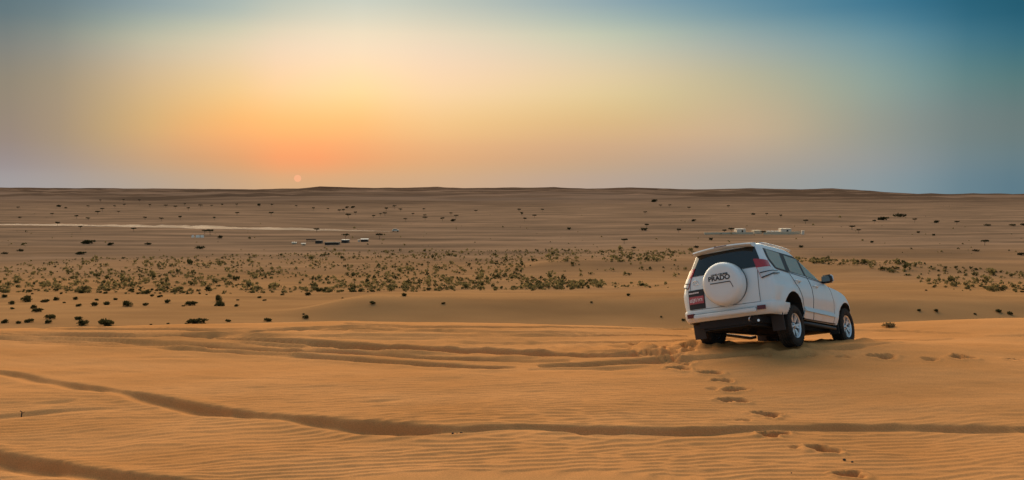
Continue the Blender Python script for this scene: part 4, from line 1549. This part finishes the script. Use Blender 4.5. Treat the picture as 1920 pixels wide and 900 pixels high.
sc_.data.polygons.foreach_set('material_index', np.array([0] * nd + [1] * (len(allf) - nd), np.int32))
tag(sc_, 'dense belt of small olive scrub across the brown plain', None, None, 'stuff')


# acacias and dark shrubs of the far plain
def acacia_meshes(seed):
    r = np.random.default_rng(seed)
    tr = MB()
    h = 1.0
    lean = r.uniform(-.12, .12)
    fork = (lean * .5, 0, h * .45)
    tr.tube([(0, 0, -.15), (lean * .2, 0, h * .2), fork], [.045, .036, .028], 6)
    tips = []
    for k in range(5):
        a = k * 2 * math.pi / 5 + r.uniform(-.4, .4)
        e = (fork[0] + math.cos(a) * r.uniform(.22, .42), math.sin(a) * r.uniform(.22, .40), h * r.uniform(.72, .86))
        tr.tube([fork, ((fork[0] + e[0]) / 2 + .02, e[1] / 2, (fork[2] + e[2]) / 2 + .02), e], [.022, .015, .008], 5)
        tips.append(e)
    vs, fs = [], []
    for i in range(170):
        e = tips[r.integers(5)]
        a, q = r.uniform(0, 6.28), math.sqrt(r.uniform()) * .30
        p_ = np.array([e[0] + q * math.cos(a), e[1] + q * math.sin(a), e[2] + r.uniform(-.09, .13)])
        d = r.normal(size=3)
        d /= np.linalg.norm(d)
        s_ = np.cross(d, r.normal(size=3))
        s_ /= np.linalg.norm(s_)
        L = r.uniform(.07, .13)
        k = len(vs)
        vs += [p_ - d * L, p_ + s_ * L * .6, p_ + d * L, p_ - s_ * L * .6]
        fs.append((k, k + 1, k + 2, k + 3))
    mt = bpy.data.meshes.new('trunk')
    mt.from_pydata(tr.v, [], tr.f)
    mt.materials.append(M_WOOD)
    return leaf_mesh('crown', (np.array(vs), fs), M_ACACIA), mt


ACACIA = [acacia_meshes(500 + i) for i in range(5)]
FARBUSH = [leaf_mesh('foliage', shrub_arrays(600 + i, 150, .5, .16, 5), M_ACACIA) for i in range(3)]


def place_tree(u, v, hpx, label, group, wide=1.0):
    """v is the pixel of the foot"""
    p = ground_at([u], [v], 200, 9000)[0]
    h = hpx * p[1] / FPX
    root = empty('acacia_tree', p, (0, 0, RNG.uniform(0, 6.28)))
    root.scale = (h * wide, h * wide, h)
    for n_, me_ in zip(('crown', 'trunk'), ACACIA[int(RNG.integers(len(ACACIA)))]):
        link(bpy.data.objects.new(n_, me_), root)
    tag(root, label, 'tree', group)
    return root


def place_farbush(u, v, wpx, label, group, hs=1.0):
    p = ground_at([u], [v], 200, 9000)[0]
    w = wpx * p[1] / FPX
    ob = link(bpy.data.objects.new('plain_shrub', FARBUSH[int(RNG.integers(len(FARBUSH)))]))
    ob.location = p
    ob.rotation_euler = (0, 0, RNG.uniform(-.3, .3))
    ob.scale = (w, w * .7, w * hs)
    tag(ob, label, 'bush', group)
    return ob


far_trees = [(95, 198), (105, 253), (275, 232), (305, 287), (403, 247), (465, 190), (465, 257), (515, 225), (540, 208), (530, 160), (605, 189), (625, 220), (652, 155), (655, 181), (705, 315), (735, 158), (765, 254), (790, 184), (850, 259), (925, 195), (950, 253), (875, 187), (1058, 188), (975, 178), (992, 203), (1115, 186), (1170, 184), (1130, 255), (1248, 180), (1250, 229), (1365, 183), (425, 305)]
T = [c4(*q) for q in far_trees]
T += [c5(*q) for q in [(85, 184), (212, 189), (80, 231), (302, 204), (380, 204), (440, 215), (460, 213), (525, 227), (620, 244), (657, 233), (680, 232), (687, 206), (730, 193), (762, 209), (788, 262), (828, 233), (885, 206), (890, 240), (892, 255), (983, 261), (1028, 231), (1055, 245), (1160, 216), (1385, 208), (1400, 228), (320, 320)]]
T += [c6(*q) for q in [(208, 210), (222, 233), (330, 211), (287, 243), (235, 262), (880, 297), (952, 186), (1000, 187), (870, 223), (1102, 199), (1308, 192), (1048, 322), (760, 380)]]
T += [c7(*q) for q in [(105, 234), (180, 243), (310, 273), (555, 306), (590, 324), (672, 273), (885, 267), (1108, 278), (1255, 388)]]
ZONES = [(-99, 170, 'at the far left of the plain'), (170, 270, 'on the plain left of the white tents'), (270, 420, 'on the plain above the white tents'), (420, 600, 'on the plain under the setting sun'), (600, 735, 'on the plain above the dark camp sheds'), (735, 870, 'on the plain right of the dust trail'), (870, 1080, 'on the plain near the middle of the view'), (1080, 1320, 'on the plain left of the walled compound'), (1320, 1560, 'on the plain behind the walled compound'), (1560, 2000, 'on the plain at the right')]
for z0, z1, ph in ZONES:
    zs_ = sorted([t for t in T if z0 <= t[0] < z1])
    for i, (u, v) in enumerate(zs_):
        hp = 4.0 + (v - 376) * .075 + RNG.uniform(-.6, 1.2)
        place_tree(u, v + 2.2, max(4.0, hp), 'small dark acacia %s, %s' % (ph, ORD[i]), 'acacias of the far plain', RNG.uniform(.75, 1.15))
named = [(c5(487, 251), 9, 'acacia with a spreading dark crown above the camp sheds'), (c5(650, 361), 11, 'tall acacia right of the camp shelter, crown on bare trunk'), (c5(473, 362), 11, 'dark acacia growing among the camp sheds'), (c4(1108, 340), 11, 'taller of two acacias beside the white tents'),
         (c4(1080, 334), 8, 'thinner of two acacias beside the white tents'), ((1359, 438), 8, 'acacia at the left part of the pale compound wall'), ((1371, 436), 9, 'acacia beside the white compound building'), ((1431, 441), 8, 'acacia in front of the pale compound wall')]
for (u, v), hp, lb in named:
    place_tree(u, v, hp, lb, 'acacias of the far plain', 1.05)
farb = [((110, 388), 9), ((123, 391), 6), ((167, 457), 26), ((208, 460), 12), ((278, 459), 15), ((373, 467), 20), ((153, 477), 20), ((39, 471.5), 16), ((9, 476.5), 14), ((413, 446.5), 11), ((850, 415), 10), ((485, 386), 7), ((651, 390), 7), ((662, 390), 8),
        ((1066, 430.5), 9), ((1206, 432), 17), ((1227, 379), 12), ((1301, 415), 9), ((1332, 450.5), 10), ((1305, 465), 10), ((1188, 466), 9), ((1412, 403), 8), ((1656, 412.5), 22), ((1686, 407), 24), ((1756, 418), 11), ((1851, 423.5), 13), ((1898, 423.5), 13), ((1918, 423), 10), ((1635, 455), 8), ((1501, 464.5), 10), ((1829, 471), 13), ((1915, 478), 16), ((1721, 437), 8), ((1750, 442), 8)]
for z0, z1, ph in ZONES:
    zs_ = sorted([t for t in farb if z0 <= t[0][0] < z1])
    for i, ((u, v), w) in enumerate(zs_):
        place_farbush(u, v, w, 'flat dark shrub patch %s, %s' % (ph, ORD[i]), 'dark shrubs of the far plain', .55 if w > 12 else .9)

# ------------------------------------------------------------------ camp, compound, dust trail
M_PALE = material('pale_render', (0.58, 0.47, 0.32), 0.9)
M_TENT = material('white_canvas', (0.68, 0.58, 0.45), 0.8)
M_SHED = material('dark_palm_matting', (0.045, 0.035, 0.025), 0.9)
M_ROOF = material('pale_roof_sheet', (0.62, 0.56, 0.47), 0.7)
M_DARK = material('dark_opening', (0.02, 0.018, 0.016), 0.9)


def at(u, v):
    p = ground_at([u], [v], 150, 6000)[0]
    return p, p[1] / FPX


def building(name, u, v, w, h, d, wall, roof, label, cat, rz=0.0, door=True, group=None, gable=0.0):
    """w, h in photo pixels, d in metres"""
    p, s_ = at(u, v)
    W, H_ = w * s_, h * s_
    root = empty(name, p, (0, 0, rz))
    b_ = MB()
    b_.box((0, d / 2, H_ / 2 - .3), (W, d, H_ + .6))
    b_.build('wall', wall, root)
    r_ = MB()
    if gable:
        g = gable * s_
        x0, x1, y0, y1 = -W / 2 - .2, W / 2 + .2, -.25, d + .25
        r_.add([(x0, y0, H_), (x1, y0, H_), (x1, y1, H_), (x0, y1, H_), (x0, d / 2, H_ + g), (x1, d / 2, H_ + g)], [(0, 1, 5, 4), (2, 3, 4, 5), (0, 4, 3), (1, 2, 5), (0, 3, 2, 1)])
    else:
        r_.box((0, d / 2, H_ + .12), (W + .3, d + .3, .22))
    r_.build('roof', roof, root)
    if door:
        d_ = MB()
        d_.box((W * .12, -.03, H_ * .38), (W * .16, .08, H_ * .72))
        d_.build('door', M_DARK, root)
    tag(root, label, cat, group)
    return root


for i, (u, w, lb) in enumerate(((362, 4, 'leftmost and smallest of three white tents on the left plain'), (371, 7, 'middle white tent of three on the left plain'), (379, 6, 'right white tent of three on the left plain'))):
    p, s_ = at(u, 445)
    W, H_ = w * s_, 4.2 * s_
    root = empty('tent', p, (0, 0, .2 * i))
    t_ = MB()
    t_.add([(-W / 2, -1.2, -.1), (W / 2, -1.2, -.1), (W / 2, 1.2, -.1), (-W / 2, 1.2, -.1), (-W / 2, 0, H_), (W / 2, 0, H_)], [(0, 1, 5, 4), (2, 3, 4, 5), (0, 4, 3), (1, 2, 5)])
    t_.build('canvas', M_TENT, root)
    tp_ = MB()
    for x_ in (-W / 2, W / 2):
        tp_.tube([(x_, 0, -.1), (x_, 0, H_ + .25)], .05, 5)
    tp_.build('tent_pole', M_WOOD, root)
    tag(root, lb, 'tent', 'white tents on the plain')
building('camp_shed', 597, 456.5, 12, 4.2, 3.0, M_SHED, M_SHED, 'short dark shed at the left end of the camp', 'shed', .0, False)
building('camp_shed', 622, 459, 26, 3.6, 4.0, M_SHED, M_SHED, 'long low dark shed in the middle of the camp', 'shed', .03, False)
building('camp_shed', 646, 455.5, 12, 5.0, 3.5, M_SHED, M_ROOF, 'dark shed with a pale roof beside the camp acacia', 'shed', -.05, True)
building('camp_shelter', 683, 453.5, 13, 4.6, 3.5, M_SHED, M_ROOF, 'open dark shelter with a pale roof right of the sheds', 'shelter', .05, False, None, 1.6)
building('water_tank', 672.5, 453.5, 3.2, 3.2, 1.0, M_TENT, M_TENT, 'small white tank beside the pale roofed shelter', 'tank', 0, False)
building('camp_hut', 569, 460, 7, 3.0, 2.2, M_PALE, M_TENT, 'small pale hut left of the dark camp sheds', 'hut', .2, True, None, 1.2)
building('camp_hut', 551, 457.5, 8, 2.2, 2.2, M_PALE, M_ROOF, 'low sandy hut, leftmost building of the camp', 'hut', .1, False)
fe = empty('brush_fence', at(583, 453)[0])
pf, sf = at(583, 453)
fb = MB()
for k in range(14):
    x_ = (k - 6.5) * 1.4 * sf
    fb.tube([(x_, 0, -.1), (x_ + .1, 0, 1.3)], .08, 5)
fb.build('fence_post', M_WOOD, fe)['kind'] = 'stuff'
fr_ = MB()
fr_.box((0, 0, .95), (18 * sf, .12, .35))
fr_.build('fence_rail', M_SHED, fe)
tag(fe, 'thin dark brush fence running left from the camp sheds', 'fence')

# walled compound at the right
pw0, s0 = at(1321, 439.5)
pw1, s1 = at(1412, 439.5)
pw2, s2 = at(1500, 438.5)


def wall_run(pa, pb, h, label):
    pa, pb = np.array(pa), np.array(pb)
    L_ = float(np.linalg.norm((pb - pa)[:2]))
    root = empty('compound_wall', (pa + pb) / 2, (0, 0, math.atan2(pb[1] - pa[1], pb[0] - pa[0])))
    n = max(3, int(L_ / 6))
    for k in range(n):
        q = MB()
        q.box((-L_ / 2 + (k + .5) * L_ / n, 0, h / 2 - .35), (L_ / n - .45, .22, h + .7))
        q.build('wall_panel', M_PALE, root)
    for k in range(n + 1):
        q = MB()
        q.box((-L_ / 2 + k * L_ / n, 0, h / 2 - .25), (.45, .36, h + .9))
        q.build('wall_pier', M_PALE, root)
    tag(root, label, 'wall', 'pale compound walls')


wall_run(pw0, pw1, 1.15, 'long thin pale wall left of the beige compound building')
wall_run(pw1 + np.array([6, 0, 0]), pw2, 1.3, 'pale wall running right from the beige compound building')
building('compound_building', 1390, 435.5, 17, 5.5, 6.0, M_TENT, M_ROOF, 'white building with a dark front behind the left wall', 'building', .05, True)
building('compound_building', 1421, 438.5, 14, 5.5, 6.0, M_PALE, M_PALE, 'plain beige building between the two pale walls', 'building', 0, False)
building('compound_building', 1474, 436, 19, 6.5, 6.0, M_TENT, M_TENT, 'white flat roofed building at the right of the compound', 'building', -.04, True)
for i, (u, lb) in enumerate(((1441, 'leftmost of three small pale huts behind the wall'), (1449, 'middle small pale hut of three behind the wall'), (1457, 'right small pale hut of three behind the wall'))):
    building('compound_hut', u, 436.5, 5, 2.6, 2.5, M_PALE, M_ROOF, lb, 'hut', 0, False, 'small huts behind the wall', 1.0)
pp, sp2 = at(1505, 440)
gt = MB()
gt.box((0, 0, .9), (1.4, 1.2, 2.4))
gt.box((0, 0, 2.2), (1.7, 1.5, .25))
o = gt.build('gate_post', M_TENT)
o.location = pp
tag(o, 'square white post at the right end of the compound wall', 'post')

# dust hanging behind a car driving away on the plain track
dp = [(-60, 420.3), (40, 421.2), (120, 422.2), (200, 423.6), (280, 425.2), (340, 426.5), (400, 428), (460, 429), (520, 430), (580, 431), (640, 432), (700, 433), (738, 433.8)]
DG = ground_at([q[0] for q in dp], [q[1] + 1.0 for q in dp], 200, 3000)
dv, df = [], []
nseg, nring = 120, 12
ss = np.concatenate([[0], np.cumsum(np.linalg.norm(np.diff(DG, axis=0), axis=1))])
tt = np.linspace(0, ss[-1], nseg)
for i, t_ in enumerate(tt):
    c = np.array([np.interp(t_, ss, DG[:, k]) for k in range(3)])
    u_ = i / (nseg - 1)
    hh = (1.55 + .55 * vnoise(t_ * .12, .3) + .25 * vnoise(t_ * .5, 4.3)) * min(1, (1 - u_) * 5 + .22) * (0.16 + .84 * min(1, u_ * 2.2)) * (1 - .25 * sstep(.6, .9, u_))
    ww = (3.2 + vnoise(t_ * .06, 9.3)) * min(1, (1 - u_) * 4 + .25)
    for k in range(nring):
        a = 2 * math.pi * k / nring
        dv.append((c[0], c[1] + ww * math.cos(a), float(c[2]) + .2 + hh * (math.sin(a) if math.sin(a) > 0 else .35 * math.sin(a))))
for i in range(nseg - 1):
    for k in range(nring):
        l = (k + 1) % nring
        df.append((i * nring + k, i * nring + l, (i + 1) * nring + l, (i + 1) * nring + k))
df += [tuple(range(nring)), tuple(reversed([(nseg - 1) * nring + k for k in range(nring)]))]
m_dust = bpy.data.materials.new('dust')
m_dust.use_nodes = True
nt = m_dust.node_tree
nt.nodes.clear()
pv = nt.nodes.new('ShaderNodeVolumePrincipled')
pv.inputs['Color'].default_value = (0.88, 0.77, 0.67, 1)
pv.inputs['Density'].default_value = 0.075
pv.inputs['Anisotropy'].default_value = 0.45
ou = nt.nodes.new('ShaderNodeOutputMaterial')
nt.links.new(pv.outputs[0], ou.inputs['Volume'])
m_dust.cycles.homogeneous_volume = True
o = fix_normals(mesh_obj('dust_trail', dv, df, m_dust, None, True))
tag(o, 'long pale trail of dust hanging low across the left plain', 'dust', None, 'stuff')

pc, scl = at(741.5, 434.3)
root = empty('distant_car', pc, (0, 0, .15))
b_ = MB()
b_.box((0, 0, .75), (4.3, 1.8, .75), None, .96)
b_.box((-.3, 0, 1.40), (2.7, 1.65, .62), None, .82)
b_.build('body', M_TENT, root)
for x_ in (-1.35, 1.35):
    for y_ in (-.8, .8):
        w_ = MB()
        w_.tube([(x_, y_ - .12, .36), (x_, y_ + .12, .36)], .38, 12)
        w_.build('wheel', M_TYRE, root)
gl = MB()
gl.box((-.3, 0, 1.42), (2.3, 1.68, .38), None, .88)
gl.build('window', M_GLASS, root)
tag(root, 'tiny white car at the right tip of the dust trail', 'car')

# ------------------------------------------------------------------ pellets and a twig on the near sand
M_STONE = material('dark_pellet', (0.022, 0.016, 0.012), 0.9)


def pebble(u, v, r_, label, group):
    p = near_pts([(u, v)])[0]
    bm_ = bmesh.new()
    bmesh.ops.create_icosphere(bm_, subdivisions=2, radius=1.0)
    k = RNG.uniform(0, 50)
    for q in bm_.verts:
        f_ = 1 + .25 * float(vnoise(q.co.x * 1.7 + k, q.co.y * 1.7 + q.co.z * 1.3))
        q.co = Vector((q.co.x * f_, q.co.y * f_ * .8, q.co.z * f_ * .65))
    me_ = bpy.data.meshes.new('pebble')
    bm_.to_mesh(me_)
    bm_.free()
    me_.materials.append(M_STONE)
    ob = link(bpy.data.objects.new('pebble', me_))
    z_ = float(p[2]) + float(h_detail(np.array([p[0]]), np.array([p[1]]))[0])
    ob.location = (p[0], p[1], z_ + r_ * .35)
    ob.scale = (r_,) * 3
    ob.rotation_euler = (0, 0, RNG.uniform(0, 6))
    tag(ob, label, 'pebble', group)


for u, v, r_, lb in ((849, 815, .018, 'left dark pebble of three below the long rut'), (865, 810, .021, 'right and biggest dark pebble of three below the long rut'), (857, 812, .009, 'tiniest dark pebble, between two under the long rut'),
                     (1583, 863, .022, 'bigger dark pebble of two beside the lowest footprint'), (1598, 866, .018, 'smaller dark pebble of two beside the lowest footprint'), (1484, 887, .009, 'tiny dark pebble left of the lowest footprint')):
    pebble(u, v, r_, lb, 'dark pebbles on the sand')
p = near_pts([(40, 779)])[0]
tw = MB()
tw.tube([(0, 0, -.02), (.01, 0, .05), (-.02, .01, .065)], [.010, .008, .005], 6)
tw.tube([(.005, 0, .03), (.05, .01, .05)], [.006, .003], 5)
o = tw.build('twig', M_STONE)
o.location = p
tag(o, 'short dark twig sticking out of the sand at the left', 'twig')
